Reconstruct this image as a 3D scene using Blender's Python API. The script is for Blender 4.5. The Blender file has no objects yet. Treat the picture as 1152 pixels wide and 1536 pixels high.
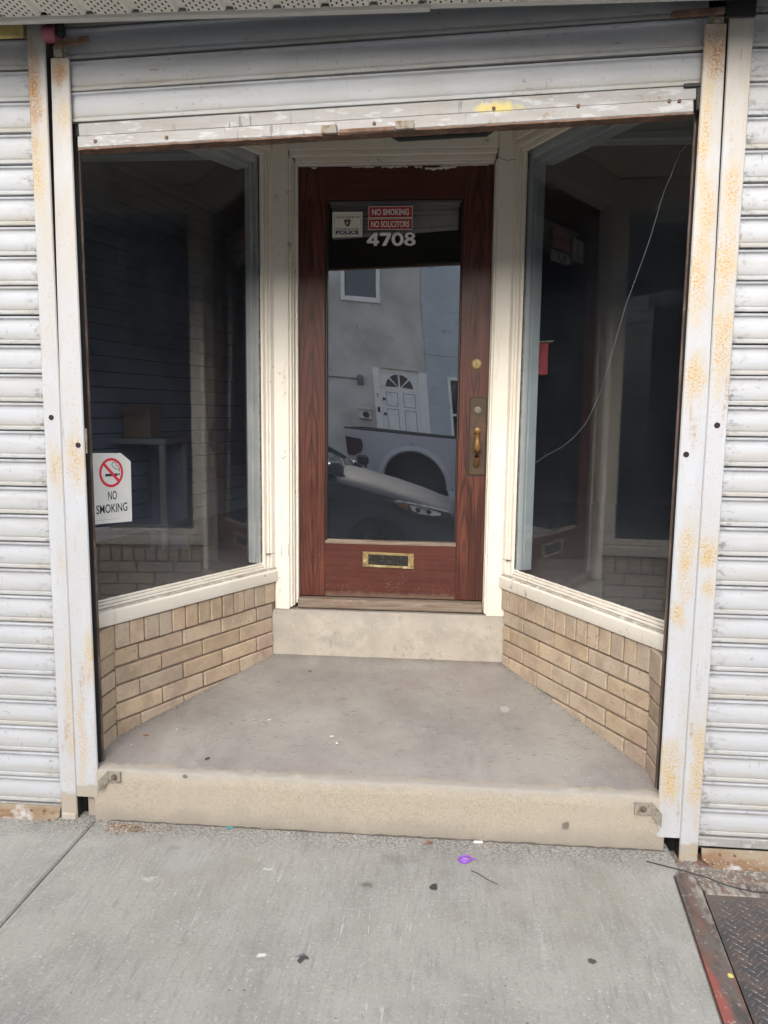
import bpy, math, random
from mathutils import Vector, Matrix
random.seed(7)
R = math.radians
S = bpy.context.scene
COL = S.collection

# ---------------------------------------------------------------- camera
PITCH, YAW, ROLL = .1283, .0812, .0114
CAM = Vector((0, -2.5675, 1.4963))
cd = bpy.data.cameras.new('camera')
cam = bpy.data.objects.new('camera', cd)
COL.objects.link(cam)
S.camera = cam
cd.sensor_fit = 'VERTICAL'
cd.sensor_height = 36
cd.lens = 36 * 1154.87 / 1536
cd.clip_start, cd.clip_end = .02, 500
Rz = Matrix.Rotation(YAW, 3, 'Z')
fwd = Rz @ Vector((0, math.cos(PITCH), -math.sin(PITCH)))
rt0 = Rz @ Vector((1, 0, 0))
up0 = rt0.cross(fwd)
rt = math.cos(ROLL) * rt0 + math.sin(ROLL) * up0
up = -math.sin(ROLL) * rt0 + math.cos(ROLL) * up0
cam.matrix_world = Matrix(((rt.x, up.x, -fwd.x, CAM.x), (rt.y, up.y, -fwd.y, CAM.y), (rt.z, up.z, -fwd.z, CAM.z), (0, 0, 0, 1)))

# ---------------------------------------------------------------- bright overcast daylight, brightest high over the street in front of the shop
SUN_EL, SUN_AZ = R(31), R(188)         # azimuth measured from +Y towards +X
W = bpy.data.worlds.new('World')
S.world = W
W.use_nodes = True
wn = W.node_tree
wn.nodes.clear()
sky = wn.nodes.new('ShaderNodeTexSky')
sky.sky_type = 'NISHITA'
sky.sun_disc = False
sky.sun_elevation = SUN_EL
sky.sun_rotation = SUN_AZ
sky.dust_density = 4.0
sky.air_density = 1.0
sky.ozone_density = 1.0
veil = wn.nodes.new('ShaderNodeHueSaturation')       # cloud cover greys the blue sky
veil.inputs['Saturation'].default_value = .5
bg = wn.nodes.new('ShaderNodeBackground')
bg.inputs['Strength'].default_value = .15
wo = wn.nodes.new('ShaderNodeOutputWorld')
wn.links.new(sky.outputs[0], veil.inputs['Color'])
wn.links.new(veil.outputs[0], bg.inputs[0])
wn.links.new(bg.outputs[0], wo.inputs[0])
sd = bpy.data.lights.new('sun', 'SUN')
sd.energy = .6
sd.angle = R(100)
sd.color = (1, .98, .95)
sun = bpy.data.objects.new('sun', sd)
COL.objects.link(sun)
sv = Vector((math.sin(SUN_AZ) * math.cos(SUN_EL), math.cos(SUN_AZ) * math.cos(SUN_EL), math.sin(SUN_EL)))
sun.rotation_euler = sv.to_track_quat('Z', 'Y').to_euler()
sun.location = (0, -5, 20)
S.cycles.diffuse_bounces = 8          # light finds its way deep into the recess
vs = S.view_settings
vs.view_transform = 'Standard'
vs.look = 'None'
vs.exposure = 1.3
vs.gamma = 1
vs.use_curve_mapping = False

# ================================================================ helpers
ORG = {}


def link(o, parent=None, at=None):
    COL.objects.link(o)
    if parent is not None:
        o.parent = parent
        ORG[o.name] = ORG.get(parent.name, Vector((0, 0, 0)))
    return o


def tag(o, label=None, cat=None, group=None, kind=None):
    if label: o['label'] = label
    if cat: o['category'] = cat
    if group: o['group'] = group
    if kind: o['kind'] = kind
    return o


def thing(name, loc, label, cat, group=None, kind=None):
    o = bpy.data.objects.new(name, None)
    COL.objects.link(o)
    o.location = loc
    o.empty_display_size = .1
    ORG[o.name] = Vector(loc)
    return tag(o, label, cat, group, kind)


class MB:
    """collects shapes in world coordinates; build() links them as one mesh object"""

    def __init__(s):
        s.v, s.f, s.sm = [], [], False

    def add(s, V, F):
        n = len(s.v)
        s.v += [Vector(p) for p in V]
        s.f += [tuple(i + n for i in q) for q in F]
        return s

    def box(s, x0, x1, y0, y1, z0, z1, b=0, fn=None):
        if x0 > x1: x0, x1 = x1, x0
        if y0 > y1: y0, y1 = y1, y0
        if z0 > z1: z0, z1 = z1, z0
        if b <= 0:
            V = [(x, y, z) for x in (x0, x1) for y in (y0, y1) for z in (z0, z1)]
            F = [(0, 1, 3, 2), (4, 6, 7, 5), (0, 4, 5, 1), (2, 3, 7, 6), (0, 2, 6, 4), (1, 5, 7, 3)]
        else:
            b = min(b, (x1 - x0) * .45, (y1 - y0) * .45, (z1 - z0) * .45)
            V, ix = [], {}
            X, Y, Z = (x0, x1), (y0, y1), (z0, z1)
            g = (1, -1)
            for i in (0, 1):
                for j in (0, 1):
                    for k in (0, 1):
                        p = (X[i], Y[j], Z[k])
                        d = (g[i] * b, g[j] * b, g[k] * b)
                        for a in range(3):
                            ix[i, j, k, a] = len(V)
                            V.append([p[c] + (0 if c == a else d[c]) for c in range(3)])
            F = []
            for i in (0, 1):
                q = [ix[i, 0, 0, 0], ix[i, 0, 1, 0], ix[i, 1, 1, 0], ix[i, 1, 0, 0]]
                F.append(q if i == 0 else q[::-1])
                q = [ix[0, i, 0, 1], ix[1, i, 0, 1], ix[1, i, 1, 1], ix[0, i, 1, 1]]
                F.append(q if i == 0 else q[::-1])
                q = [ix[0, 0, i, 2], ix[0, 1, i, 2], ix[1, 1, i, 2], ix[1, 0, i, 2]]
                F.append(q if i == 0 else q[::-1])
            for i in (0, 1):
                for j in (0, 1):
                    q = [ix[i, j, 0, 0], ix[i, j, 0, 1], ix[i, j, 1, 1], ix[i, j, 1, 0]]
                    F.append(q if (i + j) % 2 == 0 else q[::-1])
                    q = [ix[i, 0, j, 0], ix[i, 1, j, 0], ix[i, 1, j, 2], ix[i, 0, j, 2]]
                    F.append(q[::-1] if False else q)
                    q = [ix[0, i, j, 1], ix[1, i, j, 1], ix[1, i, j, 2], ix[0, i, j, 2]]
                    F.append(q)
                    for k in (0, 1):
                        F.append([ix[i, j, k, 0], ix[i, j, k, 1], ix[i, j, k, 2]])
        if fn: V = [fn(Vector(p)) for p in V]
        return s.add(V, F)

    def prism(s, P0, P1):
        """loft between two equal rings of world points, closed with caps"""
        n = len(P0)
        F = [(i, (i + 1) % n, n + (i + 1) % n, n + i) for i in range(n)]
        F += [tuple(range(n))[::-1], tuple(range(n, 2 * n))]
        return s.add(list(P0) + list(P1), F)

    def loft(s, rings, cap=True):
        n = len(rings[0])
        V = [p for r in rings for p in r]
        F = []
        for k in range(len(rings) - 1):
            F += [(k * n + i, k * n + (i + 1) % n, (k + 1) * n + (i + 1) % n, (k + 1) * n + i) for i in range(n)]
        if cap: F += [tuple(range(n))[::-1], tuple(range((len(rings) - 1) * n, len(rings) * n))]
        return s.add(V, F)

    def tube(s, pts, r, n=8, cap=True):
        pts = [Vector(p) for p in pts]
        rr = r if isinstance(r, (list, tuple)) else [r] * len(pts)
        rings = []
        for i, p in enumerate(pts):
            d = (pts[min(i + 1, len(pts) - 1)] - pts[max(i - 1, 0)]).normalized()
            a = d.cross(Vector((0, 0, 1)))
            if a.length < .01: a = d.cross(Vector((0, 1, 0)))
            a.normalize()
            b = d.cross(a)
            rings.append([p + rr[i] * (math.cos(t) * a + math.sin(t) * b) for t in [2 * math.pi * k / n for k in range(n)]])
        return s.loft(rings, cap)

    def lathe(s, c, axis, prof, n=20):
        """prof: list of (distance along axis, radius)"""
        c, axis = Vector(c), Vector(axis).normalized()
        a = axis.cross(Vector((0, 0, 1)))
        if a.length < .01: a = Vector((1, 0, 0))
        a.normalize()
        b = axis.cross(a)
        rings = [[c + axis * h + max(r, 1e-4) * (math.cos(2 * math.pi * k / n) * a + math.sin(2 * math.pi * k / n) * b) for k in range(n)] for h, r in prof]
        return s.loft(rings)

    def build(s, name, m, parent=None, smooth=None, tf=None, kind=None):
        o = bpy.data.objects.new(name, bpy.data.meshes.new(name))
        link(o, parent)
        og = ORG.get(o.name, Vector((0, 0, 0)))
        if parent is None: ORG[o.name] = og
        V = [(tf(p) if tf else p) - og for p in s.v]
        o.data.from_pydata([tuple(p) for p in V], [], s.f)
        import bmesh
        bm = bmesh.new()
        bm.from_mesh(o.data)
        bmesh.ops.recalc_face_normals(bm, faces=bm.faces)
        bm.to_mesh(o.data)
        bm.free()
        if m: o.data.materials.append(m)
        if smooth is not None:
            for p in o.data.polygons: p.use_smooth = True
            try: o.data.set_sharp_from_angle(angle=R(smooth))
            except Exception: pass
        if kind: o['kind'] = kind
        return o


def bx(name, m, parent, *a, **k):
    return MB().box(*a, **k).build(name, m, parent)


def share(src, name, parent, loc):
    """another object on the same mesh, moved by loc"""
    o = bpy.data.objects.new(name, src.data)
    link(o, parent)
    o.location = loc
    return o


def frame_tf(o, r, u):
    """(a, b, depth) -> o + a r + b u + depth n, n towards the viewer"""
    o, r, u = Vector(o), Vector(r).normalized(), Vector(u).normalized()
    n = r.cross(u)
    return lambda p: o + r * p[0] + u * p[1] + n * p[2]


def text_mesh(body, height, width=None, bold=0, depth=.0004):
    cu = bpy.data.curves.new('lettering', 'FONT')
    cu.body = body
    cu.size = 1
    cu.offset = bold
    cu.extrude = 0
    cu.resolution_u = 4
    t = bpy.data.objects.new('lettering', cu)
    COL.objects.link(t)
    dg = bpy.context.evaluated_depsgraph_get()
    me = bpy.data.meshes.new_from_object(t.evaluated_get(dg))
    V = [v.co.copy() for v in me.vertices]
    F = [tuple(p.vertices) for p in me.polygons]
    bpy.data.objects.remove(t)
    bpy.data.meshes.remove(me)
    bpy.data.curves.remove(cu)
    x0, x1 = min(v.x for v in V), max(v.x for v in V)
    y0, y1 = min(v.y for v in V), max(v.y for v in V)
    sy = height / (y1 - y0)
    sx = width / (x1 - x0) if width else sy
    return [Vector(((v.x - (x0 + x1) / 2) * sx, (v.y - (y0 + y1) / 2) * sy, depth)) for v in V], F


def lettering(body, c, height, width, m, parent, tf, bold=.02, depth=.0006, name='lettering'):
    V, F = text_mesh(body, height, width, bold, depth)
    mb = MB()
    mb.add([Vector((v.x + c[0], v.y + c[1], v.z)) for v in V], F)
    return mb.build(name, m, parent, tf=tf)


def poly_slab(mb, pts, d0, d1):
    mb.prism([Vector((p[0], p[1], d0)) for p in pts], [Vector((p[0], p[1], d1)) for p in pts])
    return mb


def ring(mb, c, r0, r1, d0, d1, n=40, a0=0, a1=2 * math.pi, sy=1):
    full = abs(a1 - a0 - 2 * math.pi) < 1e-6
    m = n if full else n + 1
    A = [a0 + (a1 - a0) * k / n for k in range(m)]
    V, F = [], []
    for a in A:
        for r in (r0, r1):
            for d in (d0, d1):
                V.append((c[0] + r * math.cos(a), c[1] + sy * r * math.sin(a), d))
    for k in range(n):
        i, j = 4 * k, 4 * ((k + 1) % m)
        F += [(i, i + 1, j + 1, j), (i + 2, j + 2, j + 3, i + 3), (i + 1, i + 3, j + 3, j + 1), (i, j, j + 2, i + 2)]
    if not full: F += [(0, 2, 3, 1), (4 * n, 4 * n + 1, 4 * n + 3, 4 * n + 2)]
    return mb.add(V, F)


# ================================================================ materials
def nd(nt, t, **k):
    n = nt.nodes.new(t)
    for a, b in k.items(): setattr(n, a, b)
    return n


def mat(name, base, rough=.6, metal=0., layers=(), bump=(), rnd=0., spec=.5, coat=0., rough_var=0.):
    """layers: dicts col, s (scale number or xyz), lo, hi, f, det, kind noise|cells|spot|wave|zgrad|and"""
    m = bpy.data.materials.new(name)
    m.use_nodes = True
    nt = m.node_tree
    L = nt.links.new
    p = nt.nodes['Principled BSDF']
    p.inputs['Roughness'].default_value = rough
    p.inputs['Metallic'].default_value = metal
    p.inputs['Specular IOR Level'].default_value = spec
    p.inputs['Coat Weight'].default_value = coat
    p.inputs['Coat Roughness'].default_value = .25
    geo = nd(nt, 'ShaderNodeNewGeometry')
    info = nd(nt, 'ShaderNodeObjectInfo')

    def math_(op, a, b=None, clamp=False):
        n = nd(nt, 'ShaderNodeMath', operation=op, use_clamp=clamp)
        for i, x in enumerate((a, b)):
            if x is None: continue
            if isinstance(x, (int, float)): n.inputs[i].default_value = x
            else: L(x, n.inputs[i])
        return n.outputs[0]

    def coords(s, off=0, own=False):
        mp = nd(nt, 'ShaderNodeMapping')
        s = (s, s, s) if isinstance(s, (int, float)) else s
        mp.inputs['Scale'].default_value = s
        mp.inputs['Location'].default_value = (off, off * 1.7, off * .6)
        if own:                                # each object its own cut of the pattern
            ad = nd(nt, 'ShaderNodeVectorMath', operation='ADD')
            cb = nd(nt, 'ShaderNodeCombineXYZ')
            r = math_('MULTIPLY', info.outputs['Random'], 37.)
            for i in range(3): L(r, cb.inputs[i])
            L(geo.outputs['Position'], ad.inputs[0])
            L(cb.outputs[0], ad.inputs[1])
            L(ad.outputs[0], mp.inputs[0])
        else:
            L(geo.outputs['Position'], mp.inputs[0])
        return mp.outputs[0]

    def val(d):
        k = d.get('kind', 'noise')
        if k == 'and':
            v = val(d['of'][0])
            for q in d['of'][1:]: v = math_('MULTIPLY', v, val(q))
            return v
        if k == 'noise':
            n = nd(nt, 'ShaderNodeTexNoise')
            n.inputs['Detail'].default_value = d.get('det', 4)
            n.inputs['Roughness'].default_value = d.get('ro', .6)
            n.inputs['Distortion'].default_value = d.get('dist', 0)
            n.inputs['Scale'].default_value = 1
            L(coords(d['s'], d.get('off', 0), d.get('own', False)), n.inputs['Vector'])
            o = n.outputs['Fac']
        elif k == 'cells':
            n = nd(nt, 'ShaderNodeTexVoronoi', feature=d.get('feature', 'F1'))
            n.inputs['Scale'].default_value = 1
            L(coords(d['s'], d.get('off', 0), d.get('own', False)), n.inputs['Vector'])
            o = n.outputs['Distance']
        elif k == 'wave':
            n = nd(nt, 'ShaderNodeTexWave', bands_direction=d.get('dir', 'X'))
            n.inputs['Scale'].default_value = d.get('ws', 1)
            n.inputs['Distortion'].default_value = d.get('dist', 4)
            n.inputs['Detail'].default_value = d.get('det', 3)
            n.inputs['Detail Scale'].default_value = d.get('ds', 1)
            L(coords(d['s'], d.get('off', 0), d.get('own', False)), n.inputs['Vector'])
            o = n.outputs['Fac']
        elif k == 'objz':
            tc = nd(nt, 'ShaderNodeTexCoord')
            sp = nd(nt, 'ShaderNodeSeparateXYZ')
            L(tc.outputs['Object'], sp.inputs[0])
            n = nd(nt, 'ShaderNodeTexNoise')
            n.inputs['Scale'].default_value = 1
            n.inputs['Detail'].default_value = 5
            L(coords(d.get('s', 12)), n.inputs['Vector'])
            o = math_('ADD', sp.outputs[2], math_('MULTIPLY', math_('SUBTRACT', n.outputs['Fac'], .5), d['amp']))
        elif k == 'rings':
            v = nd(nt, 'ShaderNodeVectorMath', operation='SUBTRACT')
            L(geo.outputs['Position'], v.inputs[0])
            v.inputs[1].default_value = d['c']
            w = nd(nt, 'ShaderNodeVectorMath', operation='MULTIPLY')
            L(v.outputs[0], w.inputs[0])
            w.inputs[1].default_value = d['s']
            n = nd(nt, 'ShaderNodeTexWave', wave_type='RINGS', rings_direction='SPHERICAL')
            n.inputs['Scale'].default_value = 1
            n.inputs['Distortion'].default_value = d.get('dist', 2.5)
            n.inputs['Detail'].default_value = 3
            n.inputs['Detail Scale'].default_value = d.get('ds', 1.2)
            L(w.outputs[0], n.inputs['Vector'])
            o = n.outputs['Fac']
        elif k == 'zgrad':
            sp = nd(nt, 'ShaderNodeSeparateXYZ')
            L(geo.outputs['Position'], sp.inputs[0])
            o = sp.outputs[d.get('ax', 2)]
            if d.get('amp'):
                n = nd(nt, 'ShaderNodeTexNoise')
                n.inputs['Scale'].default_value = 1
                L(coords(d.get('s', 12)), n.inputs['Vector'])
                o = math_('ADD', o, math_('MULTIPLY', math_('SUBTRACT', n.outputs['Fac'], .5), d['amp']))
        elif k == 'spot':
            v = nd(nt, 'ShaderNodeVectorMath', operation='SUBTRACT')
            L(geo.outputs['Position'], v.inputs[0])
            v.inputs[1].default_value = d['c']
            w = nd(nt, 'ShaderNodeVectorMath', operation='DIVIDE')
            L(v.outputs[0], w.inputs[0])
            w.inputs[1].default_value = d['r']
            ln = nd(nt, 'ShaderNodeVectorMath', operation='LENGTH')
            L(w.outputs[0], ln.inputs[0])
            n = nd(nt, 'ShaderNodeTexNoise')
            n.inputs['Scale'].default_value = 1
            n.inputs['Detail'].default_value = 3
            L(coords(d.get('s', 60)), n.inputs['Vector'])
            o = math_('ADD', ln.outputs['Value'], math_('MULTIPLY', math_('SUBTRACT', n.outputs['Fac'], .5), d.get('amp', .9)))
        mr = nd(nt, 'ShaderNodeMapRange')
        L(o, mr.inputs[0])
        mr.inputs[1].default_value = d['lo']
        mr.inputs[2].default_value = d['hi']
        return mr.outputs[0]

    c = None
    rgb = nd(nt, 'ShaderNodeRGB')
    rgb.outputs[0].default_value = (*base, 1)
    c = rgb.outputs[0]
    if rnd:
        h = nd(nt, 'ShaderNodeHueSaturation')
        L(c, h.inputs['Color'])
        L(math_('ADD', math_('MULTIPLY', info.outputs['Random'], 2 * rnd), 1 - rnd), h.inputs['Value'])
        r2 = math_('FRACT', math_('MULTIPLY', info.outputs['Random'], 17.3))
        L(math_('ADD', math_('MULTIPLY', r2, .3), .85), h.inputs['Saturation'])
        c = h.outputs[0]
    for d in layers:
        mx = nd(nt, 'ShaderNodeMix', data_type='RGBA')
        L(math_('MULTIPLY', val(d), d.get('f', 1)), mx.inputs[0])
        L(c, mx.inputs[6])
        mx.inputs[7].default_value = (*d['col'], 1)
        c = mx.outputs[2]
    L(c, p.inputs['Base Color'])
    if rough_var:
        L(math_('ADD', math_('MULTIPLY', val(dict(s=14, lo=.3, hi=.7)), rough_var), rough - rough_var / 2), p.inputs['Roughness'])
    nrm = None
    for d in bump:
        b = nd(nt, 'ShaderNodeBump')
        b.inputs['Strength'].default_value = d.get('str', .5)
        b.inputs['Distance'].default_value = d.get('dst', .002)
        L(val(dict(d, lo=d.get('lo', 0), hi=d.get('hi', 1))), b.inputs['Height'])
        if nrm: L(nrm, b.inputs['Normal'])
        nrm = b.outputs[0]
    if nrm: L(nrm, p.inputs['Normal'])
    return m


def glass(name, r0, tint=(1, 1, 1), haze=.02, dust_haze_lo=.45, dust_haze_hi=.9, trans=1.):
    m = bpy.data.materials.new(name)
    m.use_nodes = True
    nt = m.node_tree
    L = nt.links.new
    nt.nodes.clear()
    out = nd(nt, 'ShaderNodeOutputMaterial')
    geo = nd(nt, 'ShaderNodeNewGeometry')
    dot = nd(nt, 'ShaderNodeVectorMath', operation='DOT_PRODUCT')
    L(geo.outputs['Normal'], dot.inputs[0])
    L(geo.outputs['Incoming'], dot.inputs[1])

    def mt(op, a, b=None):
        n = nd(nt, 'ShaderNodeMath', operation=op)
        for i, x in enumerate((a, b)):
            if x is None: continue
            if isinstance(x, (int, float)): n.inputs[i].default_value = x
            else: L(x, n.inputs[i])
        return n.outputs[0]
    cosv = mt('ABSOLUTE', dot.outputs['Value'])
    fr = mt('ADD', mt('MULTIPLY', mt('POWER', mt('SUBTRACT', 1, cosv), 5), 1 - r0), r0)
    tr = nd(nt, 'ShaderNodeBsdfTransparent')
    tr.inputs[0].default_value = (*[t * trans for t in tint], 1)
    gl = nd(nt, 'ShaderNodeBsdfGlossy')
    gl.inputs['Roughness'].default_value = .0
    gl.inputs['Color'].default_value = (1, 1, 1, 1)
    mx = nd(nt, 'ShaderNodeMixShader')
    L(fr, mx.inputs[0])
    L(tr.outputs[0], mx.inputs[1])
    L(gl.outputs[0], mx.inputs[2])
    df = nd(nt, 'ShaderNodeBsdfDiffuse')
    df.inputs[0].default_value = (.42, .50, .62, 1)  # blue put into the haze colour to lift the dark reflections
    n1 = nd(nt, 'ShaderNodeTexNoise')
    n1.inputs['Scale'].default_value = 5
    n1.inputs['Detail'].default_value = 8
    n1.inputs['Roughness'].default_value = .75
    L(geo.outputs['Position'], n1.inputs['Vector'])
    mr = nd(nt, 'ShaderNodeMapRange')
    L(n1.outputs['Fac'], mr.inputs[0])
    mr.inputs[1].default_value, mr.inputs[2].default_value = .0, 1.0
    vo = nd(nt, 'ShaderNodeTexVoronoi')
    vo.inputs['Scale'].default_value = 42
    L(geo.outputs['Position'], vo.inputs['Vector'])
    sp = nd(nt, 'ShaderNodeMapRange')
    L(vo.outputs['Distance'], sp.inputs[0])
    sp.inputs[1].default_value, sp.inputs[2].default_value = .07, .035
    n2 = nd(nt, 'ShaderNodeTexNoise')
    n2.inputs['Scale'].default_value = 3.1
    L(geo.outputs['Position'], n2.inputs['Vector'])
    gate = nd(nt, 'ShaderNodeMapRange')
    L(n2.outputs['Fac'], gate.inputs[0])
    gate.inputs[1].default_value, gate.inputs[2].default_value = .52, .62
    sep = nd(nt, 'ShaderNodeSeparateXYZ')
    L(geo.outputs['Position'], sep.inputs[0])
    low = nd(nt, 'ShaderNodeMapRange')
    L(sep.outputs[2], low.inputs[0])
    low.inputs[1].default_value, low.inputs[2].default_value = dust_haze_hi, dust_haze_lo      # dust plus painted haze, thicker low on the pane
    fac = mt('ADD', mt('MULTIPLY', mr.outputs[0], haze), mt('MULTIPLY', mt('MULTIPLY', sp.outputs[0], gate.outputs[0]), .25))
    fac = mt('ADD', fac, mt('MULTIPLY', mt('MULTIPLY', low.outputs[0], mr.outputs[0]), haze * 2.5))
    m2 = nd(nt, 'ShaderNodeMixShader')
    L(fac, m2.inputs[0])
    L(mx.outputs[0], m2.inputs[1])
    L(df.outputs[0], m2.inputs[2])
    L(m2.outputs[0], out.inputs[0])
    return m


RUST = (.33, .12, .035)
OCHRE = (.44, .28, .085)
M = {}
M['concrete'] = mat('sidewalk concrete', (.315, .312, .284), .9, layers=[
    dict(col=(.225, .22, .205), s=2.6, lo=.42, hi=.66, f=.9, det=7), dict(col=(.335, .33, .315), s=(9, 3.5, 1), lo=.52, hi=.68, f=.6, det=6, off=31),
    dict(col=(.33, .33, .32), s=(60, 7, 1), lo=.5, hi=.72, f=.6, det=3, dist=.6),
    dict(col=(.185, .182, .172), s=(75, 10, 1), lo=.52, hi=.74, f=.55, off=5, det=3, dist=.6),
    dict(col=(.14, .137, .13), s=110, lo=.55, hi=.70, f=.5, det=3),
    dict(col=(.43, .43, .42), s=95, lo=.58, hi=.70, f=.6, det=3, off=3),
    dict(col=(.36, .355, .33), s=7, lo=.52, hi=.75, f=.5, off=21, det=5),
    dict(col=(.50, .50, .49), kind='and', of=[dict(s=(120, 10, 1), lo=.66, hi=.70, det=2, off=41), dict(s=2.6, lo=.5, hi=.6, off=12)], f=.6),
    dict(col=(.52, .52, .51), kind='and', of=[dict(kind='cells', s=41, lo=.16, hi=.06), dict(s=3.3, lo=.5, hi=.60, off=2)], f=.8),
    dict(col=(.06, .06, .06), kind='and', of=[dict(kind='cells', s=26, lo=.12, hi=.07, off=7), dict(s=4.1, lo=.56, hi=.62, off=9)], f=.6),
    dict(col=(.27, .265, .20), s=1.4, lo=.55, hi=.75, f=.4, off=11),
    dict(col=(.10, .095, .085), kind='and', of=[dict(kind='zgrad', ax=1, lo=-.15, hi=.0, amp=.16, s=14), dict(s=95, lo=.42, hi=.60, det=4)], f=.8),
    dict(col=(.045, .045, .045), kind='spot', c=(-.013, -.283, 0), r=(.014, .021, .1), lo=1, hi=.8, amp=1.2, s=55),
    dict(col=(.07, .07, .065), kind='spot', c=(.428, -.575, 0), r=(.014, .012, .1), lo=1, hi=.7, amp=1.6),
    dict(col=(.12, .115, .10), kind='spot', c=(-.227, -.291, 0), r=(.024, .020, .1), lo=1.1, hi=.3, amp=1.6, f=.8),
    dict(col=(.055, .055, .055), kind='spot', c=(-.37, -.64, 0), r=(.017, .017, .1), lo=1, hi=.7, amp=2.0),
    dict(col=(.62, .62, .61), kind='spot', c=(-.485, -.64, 0), r=(.016, .010, .1), lo=1, hi=.4, amp=2.2),
    dict(col=(.50, .50, .50), kind='spot', c=(-.56, -.24, 0), r=(.030, .012, .1), lo=.8, hi=.2, amp=2.4, f=.8, s=90),
    dict(col=(.50, .50, .49), kind='spot', c=(-.93, -.33, 0), r=(.04, .02, .1), lo=.7, hi=.1, amp=2.6, f=.7, s=80),
    dict(col=(.45, .45, .44), kind='spot', c=(.30, -.52, 0), r=(.018, .20, .1), lo=.6, hi=.0, amp=2.2, f=.4, s=70),
    dict(col=(.36, .36, .355), kind='spot', c=(-.85, -.22, 0), r=(.16, .10, .1), lo=.8, hi=.3, amp=1.0, f=.5, s=12),
    dict(col=(.17, .165, .14), kind='spot', c=(-.13, -.14, 0), r=(.09, .05, .1), lo=1, hi=.2, amp=1.6, f=.5, s=25),
], bump=[dict(s=(95, 14, 1), str=.5, dst=.0022, det=4, dist=.5), dict(s=230, str=.5, dst=.0014, det=3)])
M['slab_dirt'] = mat('dirty concrete', (.17, .15, .13), .95, layers=[
    dict(col=(.34, .31, .28), s=60, lo=.5, hi=.65), dict(col=(.16, .07, .04), s=18, lo=.5, hi=.65, f=.7),
    dict(col=(.5, .48, .45), kind='cells', s=60, lo=.2, hi=.1, f=.6)], bump=[dict(s=120, str=.7, dst=.004)])
M['joint'] = mat('joint dirt', (.13, .105, .085), .95, layers=[dict(col=(.25, .2, .16), s=60, lo=.5, hi=.7)])
M['stoop_top'] = mat('grey painted stoop', (.305, .289, .262), .8, layers=[
    dict(col=(.21, .195, .185), s=3.1, lo=.4, hi=.65, f=.8, det=5),
    dict(col=(.30, .285, .27), s=7, lo=.5, hi=.75, f=.6, off=4),
    dict(col=(.15, .135, .125), s=(22, 60, 10), lo=.58, hi=.72, f=.65, det=5), dict(col=(.34, .325, .305), s=(5, 2, 1), lo=.54, hi=.66, f=.6, det=7, off=17), dict(col=(.175, .155, .145), s=1.7, lo=.5, hi=.72, f=.45, det=6, off=27), dict(col=(.10, .09, .08), kind='and', of=[dict(s=75, lo=.63, hi=.68, det=4, off=3), dict(s=4.5, lo=.42, hi=.6, off=33)], f=.75), dict(col=(.44, .43, .41), kind='and', of=[dict(s=90, lo=.64, hi=.69, det=3, off=13), dict(s=5, lo=.45, hi=.6, off=43)], f=.6),
    dict(col=(.24, .20, .195), s=2.2, lo=.55, hi=.7, f=.6, off=8),
    dict(col=(.6, .58, .56), kind='and', of=[dict(kind='cells', s=31, lo=.13, hi=.07), dict(s=4, lo=.53, hi=.6)], f=.7),
    dict(col=(.06, .05, .05), kind='and', of=[dict(kind='cells', s=24, lo=.12, hi=.06, off=3), dict(s=3.2, lo=.53, hi=.6, off=5)], f=.7),
    dict(col=(.40, .385, .37), kind='spot', c=(.265, .584, .26), r=(.022, .03, .1), lo=1, hi=.8, amp=.3, f=.7),
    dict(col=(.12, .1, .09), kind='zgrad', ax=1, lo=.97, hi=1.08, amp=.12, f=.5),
    dict(col=(.34, .295, .235), kind='zgrad', ax=1, lo=.050, hi=.030, amp=.07, s=26, f=1),
], bump=[dict(s=130, str=.35, dst=.0012), dict(s=8, str=.2, dst=.004)], rough_var=.2)
M['stoop_face'] = mat('cast stone stoop edge', (.36, .32, .255), .92, layers=[
    dict(col=(.25, .21, .16), s=150, lo=.5, hi=.66, f=.6, det=3),
    dict(col=(.47, .425, .35), s=170, lo=.54, hi=.68, f=.5, off=3, det=2),
    dict(col=(.36, .32, .26), s=3, lo=.45, hi=.7, f=.6),
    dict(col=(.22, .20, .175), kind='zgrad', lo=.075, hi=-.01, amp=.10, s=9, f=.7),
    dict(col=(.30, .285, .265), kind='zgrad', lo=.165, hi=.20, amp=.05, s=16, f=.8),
    dict(col=(.10, .09, .085), kind='spot', c=(.44, .0, .075), r=(.017, .1, .017), lo=1, hi=.6, amp=1, f=.8),
    dict(col=(.10, .09, .085), kind='spot', c=(-.92, .0, .185), r=(.012, .1, .009), lo=1, hi=.6, amp=1, f=.9),
], bump=[dict(s=240, str=.6, dst=.0022), dict(s=14, str=.25, dst=.006)])
M['step_face'] = mat('cement door step', (.40, .365, .31), .9, layers=[
    dict(col=(.30, .275, .24), s=6, lo=.42, hi=.66, f=.7, det=6), dict(col=(.48, .45, .39), s=18, lo=.5, hi=.7, f=.5, off=2),
    dict(col=(.13, .115, .10), s=45, lo=.62, hi=.74, f=.6), dict(col=(.25, .225, .205), kind='zgrad', lo=.47, hi=.54, amp=.06, s=14, f=.6),
    dict(col=(.10, .09, .08), kind='cells', s=60, lo=.12, hi=.05, f=.7),
], bump=[dict(s=130, str=.5, dst=.0018), dict(s=22, str=.3, dst=.004)])
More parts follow.
